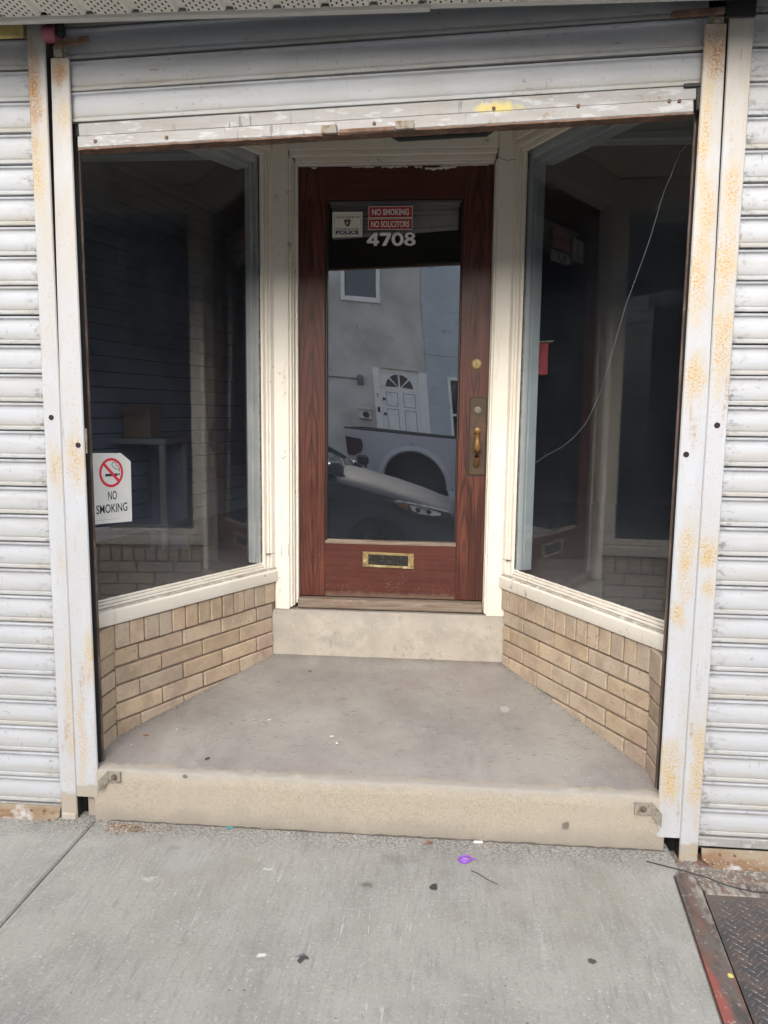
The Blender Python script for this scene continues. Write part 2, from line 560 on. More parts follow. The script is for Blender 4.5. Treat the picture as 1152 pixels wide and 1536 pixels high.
M['brick'] = mat('tan brick', (.47, .378, .275), .9, rnd=.15, layers=[
    dict(col=(.20, .155, .12), kind='and', of=[dict(s=42, lo=.60, hi=.68, det=5), dict(s=6, lo=.45, hi=.6, off=14)], f=.75), dict(col=(.58, .52, .44), kind='and', of=[dict(s=60, lo=.62, hi=.68, det=4, off=4), dict(s=5, lo=.5, hi=.6, off=24)], f=.7),
    dict(col=(.28, .20, .145), s=9, lo=.45, hi=.7, f=.6, own=True), dict(col=(.20, .14, .10), s=150, lo=.58, hi=.72, f=.55, det=2),
    dict(col=(.48, .385, .285), s=26, lo=.52, hi=.72, f=.5, own=True), dict(col=(.36, .24, .21), s=2.5, lo=.5, hi=.65, f=.35),
    dict(col=(.12, .085, .065), kind='cells', s=75, lo=.15, hi=.06, f=.6),
    dict(col=(.22, .175, .14), s=4, lo=.55, hi=.72, f=.5, off=6),
], bump=[dict(s=170, str=.7, dst=.0022), dict(s=28, str=.5, dst=.004, own=True)])
M['mortar'] = mat('dark mortar', (.235, .19, .148), .95, layers=[dict(col=(.26, .21, .17), s=60, lo=.45, hi=.7), dict(col=(.06, .05, .04), s=24, lo=.5, hi=.7, f=.6)], bump=[dict(s=200, str=.8, dst=.003)])
GRIME = (.17, .16, .145)
M['paint'] = mat('cream white trim paint', (.74, .70, .615), .55, layers=[
    dict(col=(.68, .63, .53), s=4, lo=.45, hi=.7, f=.6), dict(col=(.79, .77, .72), s=9, lo=.5, hi=.75, f=.5, off=4),
    dict(col=(.42, .37, .30), s=(25, 25, 4), lo=.6, hi=.75, f=.5), dict(col=GRIME, s=70, lo=.66, hi=.74, f=.7, det=5),
    dict(col=(.10, .085, .07), kind='and', of=[dict(s=38, lo=.60, hi=.64, det=6), dict(s=5, lo=.56, hi=.64, off=3)], f=.6),
], bump=[dict(s=30, str=.25, dst=.002), dict(s=(120, 120, 14), str=.25, dst=.0012)], rough_var=.2)
M['old_paint'] = mat('weathered sill paint', (.46, .43, .385), .75, layers=[dict(col=(.26, .235, .20), s=(14, 14, 60), lo=.45, hi=.68, f=.8), dict(col=(.66, .64, .60), s=22, lo=.52, hi=.62, f=.8, off=3), dict(col=(.12, .10, .08), s=60, lo=.62, hi=.7, f=.8)], bump=[dict(s=80, str=.4, dst=.002)])
M['seam'] = mat('dirty seam', (.10, .085, .07), .9)
M['blue_trim'] = mat('blue grey inner trim', (.40, .48, .51), .6, layers=[dict(col=(.32, .39, .42), s=5, lo=.4, hi=.7), dict(col=(.40, .45, .46), s=(60, 60, 3), lo=.6, hi=.75, f=.4)])
M['blue_trim_left'] = mat('pale grey inner trim', (.56, .60, .59), .6, layers=[dict(col=(.44, .475, .475), s=5, lo=.4, hi=.7)])
M['wood'] = mat('dark red stained oak', (.108, .033, .020), .42, coat=.06, spec=.35, layers=[
    dict(col=(.022, .008, .007), kind='and', of=[dict(kind='rings', c=(-.655, 1.12, 1.02), s=(24, 10, 1.5), lo=.6, hi=.98, dist=9, ds=.7), dict(kind='zgrad', ax=0, lo=-.30, hi=-.32)], f=.7),
    dict(col=(.022, .008, .007), kind='and', of=[dict(kind='rings', c=(.115, 1.12, 1.80), s=(26, 10, 1.9), lo=.6, hi=.98, dist=9, ds=.7), dict(kind='zgrad', ax=0, lo=-.32, hi=-.30), dict(kind='zgrad', lo=1.15, hi=1.25)], f=.75),
    dict(col=(.022, .008, .007), kind='and', of=[dict(kind='rings', c=(.09, 1.12, .78), s=(22, 10, 1.9), lo=.5, hi=.95, dist=3), dict(kind='zgrad', ax=0, lo=-.32, hi=-.30), dict(kind='zgrad', lo=1.25, hi=1.15)], f=.7),
    dict(col=(.018, .007, .006), s=(64, 30, 2.2), lo=.51, hi=.60, f=.65, det=5, dist=.6), dict(col=(.035, .012, .009), s=(190, 60, 7), lo=.5, hi=.72, f=.6, det=3),
    dict(col=(.20, .062, .034), s=(48, 20, 1.8), lo=.5, hi=.75, f=.55, off=2),
    dict(col=(.05, .014, .012), s=2.3, lo=.45, hi=.66, f=.6),
    dict(col=(.45, .30, .25), kind='and', of=[dict(kind='cells', s=90, lo=.2, hi=.1), dict(kind='zgrad', lo=.95, hi=.6, amp=.5, s=9), dict(s=12, lo=.5, hi=.6)], f=.6),
], bump=[dict(s=(160, 50, 8), str=.25, dst=.0012)], rough_var=.15)
M['wood_h'] = mat('dark red stained oak rail', (.088, .025, .016), .44, coat=.05, spec=.35, layers=[
    dict(col=(.045, .012, .010), s=(4, 30, 110), lo=.45, hi=.72, f=.8, det=4, own=True),
    dict(col=(.12, .032, .019), s=(2, 20, 50), lo=.52, hi=.75, f=.5, off=2),
    dict(col=(.06, .018, .014), s=2.3, lo=.45, hi=.66, f=.5),
    dict(col=(.38, .25, .21), kind='and', of=[dict(kind='cells', s=95, lo=.26, hi=.12), dict(kind='zgrad', lo=.86, hi=.58, amp=.3, s=9), dict(s=14, lo=.45, hi=.6)], f=.6),
    dict(col=(.16, .12, .09), kind='zgrad', lo=.625, hi=.595, amp=.04, s=30, f=.7),
], bump=[dict(s=(8, 50, 160), str=.25, dst=.0012)], rough_var=.15)
M['wood_dark'] = mat('near black wood moulding', (.03, .013, .010), .45)
M['weathered'] = mat('weathered bare wood', (.22, .175, .135), .85, layers=[
    dict(col=(.12, .085, .06), s=(5, 40, 110), lo=.45, hi=.7), dict(col=(.42, .37, .30), s=(9, 60, 60), lo=.6, hi=.75, f=.7), dict(col=(.15, .05, .03), s=7, lo=.52, hi=.7, f=.5)],
    bump=[dict(s=(10, 60, 120), str=.4, dst=.002)])
M['shutter'] = mat('grey white painted shutter metal', (.41, .43, .455), .5, spec=.35, layers=[
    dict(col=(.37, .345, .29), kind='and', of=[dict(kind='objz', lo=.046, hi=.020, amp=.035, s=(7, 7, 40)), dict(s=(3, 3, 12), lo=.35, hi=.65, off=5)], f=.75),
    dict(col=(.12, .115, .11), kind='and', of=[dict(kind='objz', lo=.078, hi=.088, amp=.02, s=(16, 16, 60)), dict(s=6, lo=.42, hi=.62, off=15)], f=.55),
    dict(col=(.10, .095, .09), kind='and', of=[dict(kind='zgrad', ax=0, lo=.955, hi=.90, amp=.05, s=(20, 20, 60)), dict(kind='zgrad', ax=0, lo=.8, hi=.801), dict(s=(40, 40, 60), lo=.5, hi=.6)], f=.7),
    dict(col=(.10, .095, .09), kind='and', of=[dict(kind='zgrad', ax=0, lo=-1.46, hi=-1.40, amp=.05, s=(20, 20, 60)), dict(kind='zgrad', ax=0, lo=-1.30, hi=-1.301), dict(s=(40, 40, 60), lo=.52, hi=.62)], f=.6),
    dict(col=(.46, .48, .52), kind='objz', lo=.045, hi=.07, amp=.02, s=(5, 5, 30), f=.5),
    dict(col=(.37, .355, .33), s=(3, 5, 26), lo=.48, hi=.72, f=.6, det=5), dict(col=(.49, .50, .525), s=4.5, lo=.5, hi=.75, f=.5, off=3),
    dict(col=(.38, .36, .32), s=(40, 40, 5), lo=.6, hi=.78, f=.4), dict(col=(.20, .19, .18), kind='and', of=[dict(s=(35, 35, 70), lo=.62, hi=.68, det=5), dict(s=5, lo=.48, hi=.58, off=3)], f=.75),
    dict(col=(.14, .13, .125), kind='and', of=[dict(s=(90, 90, 25), lo=.64, hi=.7, det=3, off=6), dict(s=3.1, lo=.5, hi=.6, off=8)], f=.6),
], bump=[dict(s=(4, 4, 14), str=.45, dst=.006), dict(s=120, str=.12, dst=.001)], rough_var=.15)
M['shutter_bar'] = mat('scuffed shutter bottom bar', (.29, .29, .285), .5, layers=[
    dict(col=(.23, .215, .19), s=(6, 10, 30), lo=.45, hi=.7, f=.7, det=5), dict(col=(.42, .43, .445), s=(14, 18, 50), lo=.56, hi=.62, f=.7, det=6, off=5),
    dict(col=(.27, .24, .22), s=(60, 40, 18), lo=.62, hi=.70, f=.8), dict(col=(.10, .095, .09), kind='and', of=[dict(s=(55, 40, 6), lo=.60, hi=.65, det=2), dict(s=4, lo=.5, hi=.6)], f=.7), dict(col=(.20, .12, .07), s=24, lo=.66, hi=.72, f=.6, off=2),
    dict(col=(.55, .45, .11), kind='spot', c=(.125, .0, 2.452), r=(.085, .5, .022), lo=1.0, hi=.35, amp=1.7, s=34, f=.9),
], bump=[dict(s=40, str=.2, dst=.002)])
M['rust'] = mat('rusted steel', (.14, .08, .055), .85, layers=[dict(col=(.23, .15, .10), s=30, lo=.45, hi=.7), dict(col=(.07, .045, .04), s=14, lo=.5, hi=.7, f=.8), dict(col=(.45, .40, .34), s=45, lo=.64, hi=.72, f=.6)], bump=[dict(s=90, str=.5, dst=.002)])
M['brown_steel'] = mat('brown primed steel', (.10, .065, .052), .6, layers=[dict(col=(.22, .16, .13), s=(40, 40, 8), lo=.45, hi=.7), dict(col=(.30, .27, .25), s=60, lo=.62, hi=.72, f=.6)], bump=[dict(s=60, str=.3, dst=.001)])
M['black_steel'] = mat('black channel inside', (.025, .024, .024), .7)
M['brace'] = mat('painted rusty bracket', (.25, .235, .20), .7, layers=[dict(col=(.17, .10, .05), s=45, lo=.5, hi=.65), dict(col=(.15, .13, .11), s=80, lo=.55, hi=.7, f=.6)], bump=[dict(s=90, str=.4, dst=.001)])
M['bolt'] = mat('weathered bolt head', (.10, .075, .055), .6, layers=[dict(col=(.22, .16, .10), s=90, lo=.5, hi=.65)])
M['sill_plate'] = mat('rusty shutter foot plate', (.26, .215, .155), .75, layers=[dict(col=(.19, .105, .05), s=(6, 9, 30), lo=.42, hi=.64, f=.85), dict(col=(.45, .45, .45), s=9, lo=.56, hi=.66, f=.8, off=4), dict(col=(.13, .06, .035), s=40, lo=.62, hi=.68, f=.9)], bump=[dict(s=90, str=.4, dst=.0015)])


def post_mat(name, zones, base_f, foot=.10):
    """grey white paint; ochre rust stippling inside patches; zones: (centre, radii, strength)"""
    lay = [dict(col=(.43, .415, .385), s=5, lo=.45, hi=.7, f=.5), dict(col=(.47, .495, .545), s=(14, 14, 3), lo=.5, hi=.7, f=.6, off=3)]
    sp = dict(s=120, lo=.50, hi=.53, det=1)
    lay.append(dict(col=(.40, .36, .29), kind='and', of=[dict(kind='zgrad', lo=1.55, hi=2.4, amp=.3, s=6), dict(s=(16, 16, 5), lo=.25, hi=.6)], f=.75))
    lay.append(dict(col=OCHRE, kind='and', of=[dict(s=(9, 9, 4.5), lo=.60, hi=.72, off=base_f), sp], f=.55))
    lay.append(dict(col=(.40, .29, .14), kind='and', of=[dict(kind='cells', s=85, lo=.22, hi=.12), dict(s=7, lo=.40, hi=.55, off=base_f + 4)], f=.75))
    lay.append(dict(col=(.20, .15, .12), kind='and', of=[dict(kind='cells', s=60, lo=.15, hi=.07, off=3), dict(s=6, lo=.45, hi=.6, off=base_f + 7)], f=.7))
    for c, r, f in zones:
        r2 = (r[0] * 1.15, r[1], r[2] * 1.2)
        lay.append(dict(col=(.45, .385, .26) if f < .9 else (.38, .25, .12), kind='and', of=[dict(kind='spot', c=c, r=r2, lo=1.0, hi=.3, amp=2.0, s=(34, 34, 16)), dict(s=(26, 26, 12), lo=.35, hi=.6)], f=.9 * min(f + .2, 1)))
        lay.append(dict(col=OCHRE if f < .9 else (.30, .145, .04), kind='and', of=[dict(kind='spot', c=c, r=r, lo=1.0, hi=.15, amp=1.9, s=(30, 30, 16)), dict(s=150, lo=.49 if f < .9 else .42, hi=.56 if f < .9 else .54, det=3)], f=min(f + .2, 1)))
    lay.append(dict(col=(.30, .17, .07), kind='and', of=[dict(s=(30, 1, 3.5), lo=.62, hi=.70, off=base_f + 13, det=3), dict(s=60, lo=.4, hi=.6)], f=.6))
    lay.append(dict(col=(.34, .31, .255), kind='zgrad', lo=foot + .005, hi=foot - .005, amp=.05, s=20, f=.9))
    lay.append(dict(col=(.42, .28, .16), kind='and', of=[dict(kind='zgrad', lo=foot + .0, hi=foot - .03, amp=.05), dict(s=60, lo=.5, hi=.62)], f=.7))
    return mat(name, (.435, .448, .475), .5, layers=lay, bump=[dict(s=120, str=.25, dst=.001), dict(s=9, str=.15, dst=.004)], rough_var=.2)


M['post_outer_left'] = post_mat('rust stippled paint, outer left rail', [((-1.375, 0, 2.53), (.03, .1, .17), 1), ((-1.37, 0, 2.26), (.03, .1, .12), .7), ((-1.35, 0, 1.30), (.04, .1, .10), .5), ((-1.34, 0, .40), (.03, .1, .30), .35)], 1, .10)
M['post_inner_left'] = post_mat('rust stippled paint, inner left rail', [((-1.285, 0, 2.58), (.035, .1, .05), 1), ((-1.275, 0, 2.45), (.03, .1, .05), .7), ((-1.28, 0, 1.33), (.04, .1, .12), .6), ((-1.255, 0, .62), (.03, .1, .12), .6), ((-1.30, 0, .3), (.02, .1, .25), .4)], 2, .125)
M['post_inner_right'] = post_mat('rust stippled paint, inner right rail', [((.785, 0, 2.60), (.05, .1, .09), 1), ((.765, 0, 2.36), (.02, .1, .25), .85), ((.79, 0, 2.12), (.03, .1, .16), .7), ((.77, 0, 1.93), (.045, .1, .15), .8), ((.78, 0, 1.62), (.045, .1, .09), .8), ((.79, 0, 1.02), (.03, .1, .18), .7), ((.775, 0, .84), (.03, .1, .06), .8), ((.78, 0, .28), (.05, .1, .13), .8)], 3, .0)
M['post_outer_right'] = post_mat('rust stippled paint, outer right rail', [((.86, 0, 2.19), (.03, .1, .10), .8), ((.85, 0, 1.98), (.05, .1, .12), .8), ((.86, 0, 1.72), (.045, .1, .18), .8), ((.86, 0, 1.05), (.05, .1, .06), .8), ((.87, 0, .93), (.03, .1, .05), .6), ((.875, 0, .30), (.035, .1, .22), .7)], 4, .03)
M['soffit'] = mat('cream vinyl soffit', (.86, .84, .76), .5, layers=[dict(col=(.78, .75, .66), s=6, lo=.45, hi=.7, f=.6), dict(col=(.35, .32, .27), s=40, lo=.62, hi=.75, f=.5)])
M['dark'] = mat('dark void', (.015, .015, .016), .9)
M['hole'] = mat('dark drilled hole', (.02, .012, .01), .9)
M['white_metal'] = mat('white trim metal', (.68, .67, .63), .4, layers=[dict(col=(.5, .48, .43), s=(6, 20, 20), lo=.5, hi=.7, f=.6)])
M['brass'] = mat('worn brass', (.31, .235, .10), .5, metal=.3, layers=[dict(col=(.14, .10, .05), s=45, lo=.5, hi=.7, f=.8), dict(col=(.72, .62, .38), s=20, lo=.55, hi=.7, f=.6)], bump=[dict(s=90, str=.2, dst=.001)])
M['brass_dark'] = mat('tarnished bronze plate', (.05, .031, .016), .55, metal=.1, layers=[dict(col=(.07, .03, .02), s=16, lo=.45, hi=.7, f=.8), dict(col=(.11, .05, .02), s=9, lo=.55, hi=.7, f=.7, off=2)], bump=[dict(s=70, str=.3, dst=.001)])
M['brass_grip'] = mat('rubbed brass grip', (.20, .105, .032), .45, metal=.35, layers=[dict(col=(.28, .16, .06), s=30, lo=.5, hi=.7, f=.6)])
M['steel'] = mat('dull nickel', (.15, .13, .10), .5, metal=.4, layers=[dict(col=(.22, .2, .16), s=60, lo=.5, hi=.65)])
M['letter_dark'] = mat('dirty letter flap', (.03, .028, .026), .8, spec=.1, layers=[dict(col=(.08, .075, .065), s=60, lo=.5, hi=.7), dict(col=(.02, .02, .02), s=80, lo=.55, hi=.7)])
M['sign_white'] = mat('white vinyl sign', (.72, .73, .71), .45, layers=[dict(col=(.62, .63, .60), s=14, lo=.45, hi=.7, f=.5)])
M['sign_cream'] = mat('cream paper sticker', (.78, .76, .68), .6, layers=[dict(col=(.68, .66, .58), s=30, lo=.45, hi=.7, f=.5)])
M['sign_red'] = mat('red sign vinyl', (.44, .028, .04), .45, layers=[dict(col=(.36, .03, .045), s=30, lo=.45, hi=.7, f=.5)])
M['ring_red'] = mat('bright red print', (.68, .03, .06), .45)
M['ink'] = mat('black ink', (.015, .015, .02), .5)
M['navy_ink'] = mat('dark blue ink', (.015, .02, .06), .5)
M['white_ink'] = mat('white print', (.74, .74, .72), .5)
M['badge'] = mat('brown gold badge print', (.22, .15, .075), .5, layers=[dict(col=(.05, .04, .05), s=160, lo=.45, hi=.55)])
M['number'] = mat('white vinyl digits', (.88, .88, .86), .45)
M['blind'] = mat('white blind slats', (.84, .83, .79), .5, layers=[dict(col=(.74, .72, .66), s=10, lo=.45, hi=.7, f=.5)])
M['glass_door'] = glass('old twisted door glass', .28, haze=.011, dust_haze_lo=.85, dust_haze_hi=1.6, trans=.97)
M['glass_window'] = glass('display window glass', .055, haze=.020, dust_haze_lo=.70, dust_haze_hi=1.2, trans=.97)
M['crack'] = mat('bright crack edge', (.26, .31, .32), .3, spec=.8)
M['navy'] = mat('dark navy boards', (.20, .23, .31), .6, layers=[dict(col=(.14, .165, .22), s=4, lo=.45, hi=.7)])
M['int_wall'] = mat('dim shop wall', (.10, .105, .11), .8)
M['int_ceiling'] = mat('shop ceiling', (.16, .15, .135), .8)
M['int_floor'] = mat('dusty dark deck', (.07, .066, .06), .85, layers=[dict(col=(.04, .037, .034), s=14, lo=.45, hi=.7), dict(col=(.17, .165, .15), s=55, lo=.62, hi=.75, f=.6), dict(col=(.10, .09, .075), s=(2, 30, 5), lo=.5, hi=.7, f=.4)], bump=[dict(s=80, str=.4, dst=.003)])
M['counter'] = mat('grey white counter frame', (.22, .22, .23), .6)
M['carton'] = mat('brown carton', (.20, .15, .10), .8)
M['red_plastic'] = mat('red box', (.52, .022, .035), .5)
M['cell_plate'] = mat('dark steel tread plate', (.085, .082, .085), .55, metal=.5, layers=[dict(col=(.17, .125, .10), s=14, lo=.45, hi=.68, f=.8), dict(col=(.30, .29, .28), s=70, lo=.62, hi=.74, f=.6), dict(col=(.21, .165, .135), kind='zgrad', ax=1, lo=-.42, hi=-.15, amp=.25, s=9, f=.7)], bump=[dict(s=120, str=.4, dst=.001)])
M['lug'] = mat('worn tread lugs', (.13, .13, .135), .45, metal=.6, layers=[dict(col=(.22, .17, .14), s=18, lo=.45, hi=.65, f=.7)])
M['hatch_frame'] = mat('rusty painted hatch frame', (.115, .095, .085), .75, layers=[
    dict(col=(.15, .075, .055), s=(40, 7, 1), lo=.46, hi=.62, f=.9), dict(col=(.06, .055, .055), s=(30, 9, 1), lo=.5, hi=.64, f=.85, off=4),
    dict(col=(.27, .075, .06), kind='spot', c=(.730, -.68, 0), r=(.022, .26, .1), lo=1.1, hi=.5, amp=1.4, s=30, f=.85), dict(col=(.30, .28, .25), s=70, lo=.60, hi=.68, f=.8),
    dict(col=(.34, .32, .28), kind='and', of=[dict(s=(60, 20, 1), lo=.42, hi=.6, off=9), dict(kind='zgrad', ax=0, lo=.795, hi=.83)], f=.8),
    dict(col=(.6, .54, .14), kind='spot', c=(.79, -.60, 0), r=(.008, .010, .1), lo=1, hi=.6, amp=1.5)], bump=[dict(s=80, str=.5, dst=.002)])
M['purple'] = mat('purple plastic', (.26, .07, .52), .35)
M['purple_pale'] = mat('pale purple plastic', (.36, .17, .58), .4)
M['teal'] = mat('teal wrapper', (.03, .30, .33), .4)
M['leaf'] = mat('dry brown leaf', (.26, .13, .065), .8, layers=[dict(col=(.12, .06, .03), s=90, lo=.45, hi=.65)])
M['litter'] = mat('crumbled leaf litter', (.20, .12, .075), .9, rnd=.2, layers=[dict(col=(.48, .42, .35), s=90, lo=.52, hi=.6), dict(col=(.07, .05, .04), s=70, lo=.55, hi=.62, off=3)])
M['grit'] = mat('pale grit', (.42, .39, .35), .9, layers=[dict(col=(.68, .66, .62), s=90, lo=.55, hi=.62), dict(col=(.13, .12, .11), s=70, lo=.55, hi=.62, off=3)])
M['dirt'] = mat('dark dirt crumbs', (.085, .07, .058), .95, layers=[dict(col=(.22, .19, .16), s=80, lo=.5, hi=.6)])
M['chip_white'] = mat('white paint chip', (.80, .79, .76), .6)
M['twig'] = mat('dark twig', (.06, .05, .045), .8)
M['yellow'] = mat('yellowed hood metal', (.62, .50, .18), .6, layers=[dict(col=(.30, .22, .08), s=16, lo=.45, hi=.7)])
M['pink'] = mat('faded red tube', (.42, .13, .17), .6)
# street side, seen in the door glass
M['asphalt'] = mat('worn pale asphalt', (.15, .147, .14), .9, layers=[dict(col=(.10, .10, .10), s=60, lo=.5, hi=.7)])
M['stucco'] = mat('grey stucco', (.64, .61, .565), .9, layers=[dict(col=(.40, .38, .35), s=1.3, lo=.4, hi=.65, f=.8, det=6), dict(col=(.43, .42, .40), s=4, lo=.55, hi=.7, f=.5), dict(col=(.15, .145, .14), s=(9, 9, 2), lo=.64, hi=.7, f=.5)], bump=[dict(s=60, str=.3, dst=.004)])
M['stucco_blue'] = mat('blue grey stucco', (.52, .56, .60), .9, layers=[dict(col=(.42, .46, .50), s=1.6, lo=.4, hi=.65, f=.8, det=6), dict(col=(.20, .22, .24), s=(3, 3, 14), lo=.6, hi=.68, f=.6)], bump=[dict(s=60, str=.3, dst=.004)])
M['far_white'] = mat('white house paint', (.84, .835, .81), .6, layers=[dict(col=(.72, .71, .68), s=5, lo=.5, hi=.7), dict(col=(.40, .37, .34), s=(9, 9, 5), lo=.62, hi=.7, f=.6)])
M['groove'] = mat('panel groove', (.33, .32, .31), .7)
M['far_glass'] = mat('dark far glass', (.03, .04, .055), .12, spec=.8)
M['far_brick'] = mat('far brick', (.24, .13, .10), .9, layers=[dict(col=(.16, .09, .075), s=3, lo=.4, hi=.7)])
M['mail'] = mat('cream mailbox', (.60, .57, .48), .5)
M['car_paint'] = mat('dark grey car paint', (.058, .063, .076), .48, spec=.05)
M['truck_paint'] = mat('silver grey truck paint', (.46, .48, .52), .35, coat=.2)
M['truck_dark'] = mat('dark trim', (.03, .03, .034), .6)
M['tyre'] = mat('tyre rubber', (.02, .02, .02), .85)
M['rim'] = mat('dark alloy rim', (.05, .05, .055), .3, metal=.8)
M['car_glass'] = mat('car glass', (.03, .045, .045), .06, spec=1)
M['lamp_clear'] = mat('headlight lens', (.60, .62, .66), .2, metal=.3, layers=[dict(col=(.25, .25, .27), s=16, lo=.48, hi=.6)])
M['lamp_red'] = mat('dark red tail light', (.045, .012, .016), .25)
M['amber'] = mat('amber marker', (.20, .085, .03), .3)
M['pole'] = mat('grey pole', (.2, .2, .2), .6)

# ================================================================ plan of the shop front
D = 1.1233                                   # door face
AL, BL = Vector((-1.2702, .2307, 0)), Vector((-.832, 1.0482, 0))
AR, BR = Vector((.7472, .1843, 0)), Vector((.2796, 1.0495, 0))
tL, tR = (BL - AL).normalized(), (BR - AR).normalized()
nL, nR = Vector((tL.y, -tL.x, 0)), Vector((-tR.y, tR.x, 0))     # both point into the recess
LENL, LENR = (BL - AL).length, (BR - AR).length


def floor_z(y): return .1957 + .1142 * y / 1.0451


def wall_tf(side):
    """(u along the wall from the street corner, out towards the recess, z)"""
    a, t, n = (AL, tL, nL) if side == 'L' else (AR, tR, nR)
    return lambda p: Vector((a.x + t.x * p[0] + n.x * p[1], a.y + t.y * p[0] + n.y * p[1], p[2]))


# ---------------------------------------------------------------- ground
def jx(y): return -1.26 + .0186 * y           # left joint of the middle slab
def hx(y): return .786 + .0935 * y            # left edge of the steel hatch frame


sw = thing('sidewalk', (0, -1, 0), 'pale grey broomed concrete sidewalk in front of the recessed entrance', 'sidewalk', kind='structure')


def slab(pts, z0, z1, m, name='slab', b=.006):
    n = len(pts)
    c = Vector((sum(p[0] for p in pts) / n, sum(p[1] for p in pts) / n, 0))
    V0 = [Vector((p[0], p[1], z0)) for p in pts]
    V1 = [Vector((p[0], p[1], z1 - b)) for p in pts]
    V2 = [Vector((p[0], p[1], z1)) + (c - Vector((p[0], p[1], 0))).normalized() * b * 1.4 for p in pts]
    mb = MB()
    mb.loft([V0, V1, V2])
    return mb.build(name, m, sw)


g = .0025
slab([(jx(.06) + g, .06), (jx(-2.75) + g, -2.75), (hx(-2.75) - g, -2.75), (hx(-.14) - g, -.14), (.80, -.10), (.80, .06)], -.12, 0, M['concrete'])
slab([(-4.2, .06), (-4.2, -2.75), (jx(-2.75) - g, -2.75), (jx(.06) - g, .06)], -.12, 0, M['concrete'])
slab([(-9, .06), (-9, -2.75), (-4.208, -2.75), (-4.208, .06)], -.12, 0, M['concrete'])
slab([(2.6, .06), (2.6, -2.75), (9, -2.75), (9, .06)], -.12, -.004, M['concrete'])
slab([(.804, .06), (.804, -.10), (hx(-.14) - g, -.138), (2.596, -.138), (2.596, .06)], -.12, -.03, M['slab_dirt'])
slab([(hx(-1.70), -1.70), (hx(-2.75), -2.75), (2.596, -2.75), (2.596, -1.70)], -.12, -.004, M['concrete'])
bx('joint_bed', M['joint'], sw, -9, .78, -2.74, .05, -.14, -.009)
kb = bx('kerb', M['concrete'], sw, -30, 30, -2.90, -2.754, -.30, -.006, b=.015)
rd = MB().box(-200, 200, -9.5, -2.9, -.5, -.2).build('road', M['asphalt'])
tag(rd, 'dark asphalt street behind the viewer, mirrored in the door glass', 'road', kind='structure')
fs = MB().box(-60, 60, -12.0, -9.5, -.5, -.05, b=.02).build('far_sidewalk', M['concrete'])
tag(fs, 'far sidewalk across the street at the grey stucco house', 'sidewalk', kind='structure')
gd = MB().box(-300, 300, -300, 300, -.9, -.52).build('ground', M['asphalt'])
tag(gd, 'open ground under and around the street', 'ground', kind='structure')

# stoop: sloped slab, worn front edge
stp = thing('stoop', (-.25, .5, .1), 'grey painted entrance stoop with bare tan front edge', 'stoop', kind='structure')


def stoop_block(name, m, y0, y1, zf0, zf1, nx, parent, x0=-1.262, x1=.776, seed=3):
    rnd = random.Random(seed)
    mb = MB()
    prof_n = 7
    V = []
    for i in range(nx + 1):
        x = x0 + (x1 - x0) * i / nx
        j = (rnd.random() - .5) * .006
        zz = floor_z(y0) + j * .5
        chip = max(0, rnd.random() - .80) * .07
        pr = [(y0 + .004, zf0), (y0 + j * .3, zz - .05), (y0 + .0005 + j * .5, zz - .008 - chip), (y0 + .004 + chip, zz - .002 - chip * .4), (y0 + .013 + chip, zz + .0005), (y1, floor_z(y1)), (y1, zf1)]
        V += [(x, a, b) for a, b in pr]
    F = []
    for i in range(nx):
        for k in range(prof_n):
            a, b = i * prof_n + k, i * prof_n + (k + 1) % prof_n
            F.append((a, b, b + prof_n, a + prof_n))
    F += [tuple(range(prof_n)), tuple(range(nx * prof_n, (nx + 1) * prof_n))[::-1]]
    mb.add(V, F)
    return mb


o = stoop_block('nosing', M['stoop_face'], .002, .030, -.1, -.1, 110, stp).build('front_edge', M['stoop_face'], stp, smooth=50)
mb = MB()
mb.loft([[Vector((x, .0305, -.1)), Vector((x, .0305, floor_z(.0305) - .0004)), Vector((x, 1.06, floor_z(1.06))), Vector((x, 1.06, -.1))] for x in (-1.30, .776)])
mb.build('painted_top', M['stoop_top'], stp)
ck_ = MB()
rn_ = random.Random(31)
ck_.tube([(-1.2 + 1.98 * i / 70, -.0005 - rn_.random() * .003, .0005 + rn_.random() * .004) for i in range(71)], [.0012 + rn_.random() * .0022 for _ in range(71)], 6)
ck_.build('foot_crack', M['seam'], stp)
# inner step below the door
ds = thing('door_step', (-.28, 1.08, .3), 'bare cement step under the brown door', 'step', kind='structure')
mb = MB()
rnd = random.Random(5)
rows = []
for i in range(41):
    x = -.86 + 1.165 * i / 40
    j = (rnd.random() - .5) * .004
    c = max(0, rnd.random() - .8) * .03
    rows.append([Vector((x, 1.056, .25)), Vector((x, 1.052 + j, .45)), Vector((x, 1.053 + j, .522 - c)), Vector((x, 1.062 + c, .535 - c * .3)), Vector((x, 1.30, .540)), Vector((x, 1.30, .25))])
mb.loft(rows)
mb.build('cement_step', M['step_face'], ds, smooth=40)

# ---------------------------------------------------------------- brick bulkheads
MOD, ROW, JT = .231, .0727, .009
ZS, ZT = .571, .674


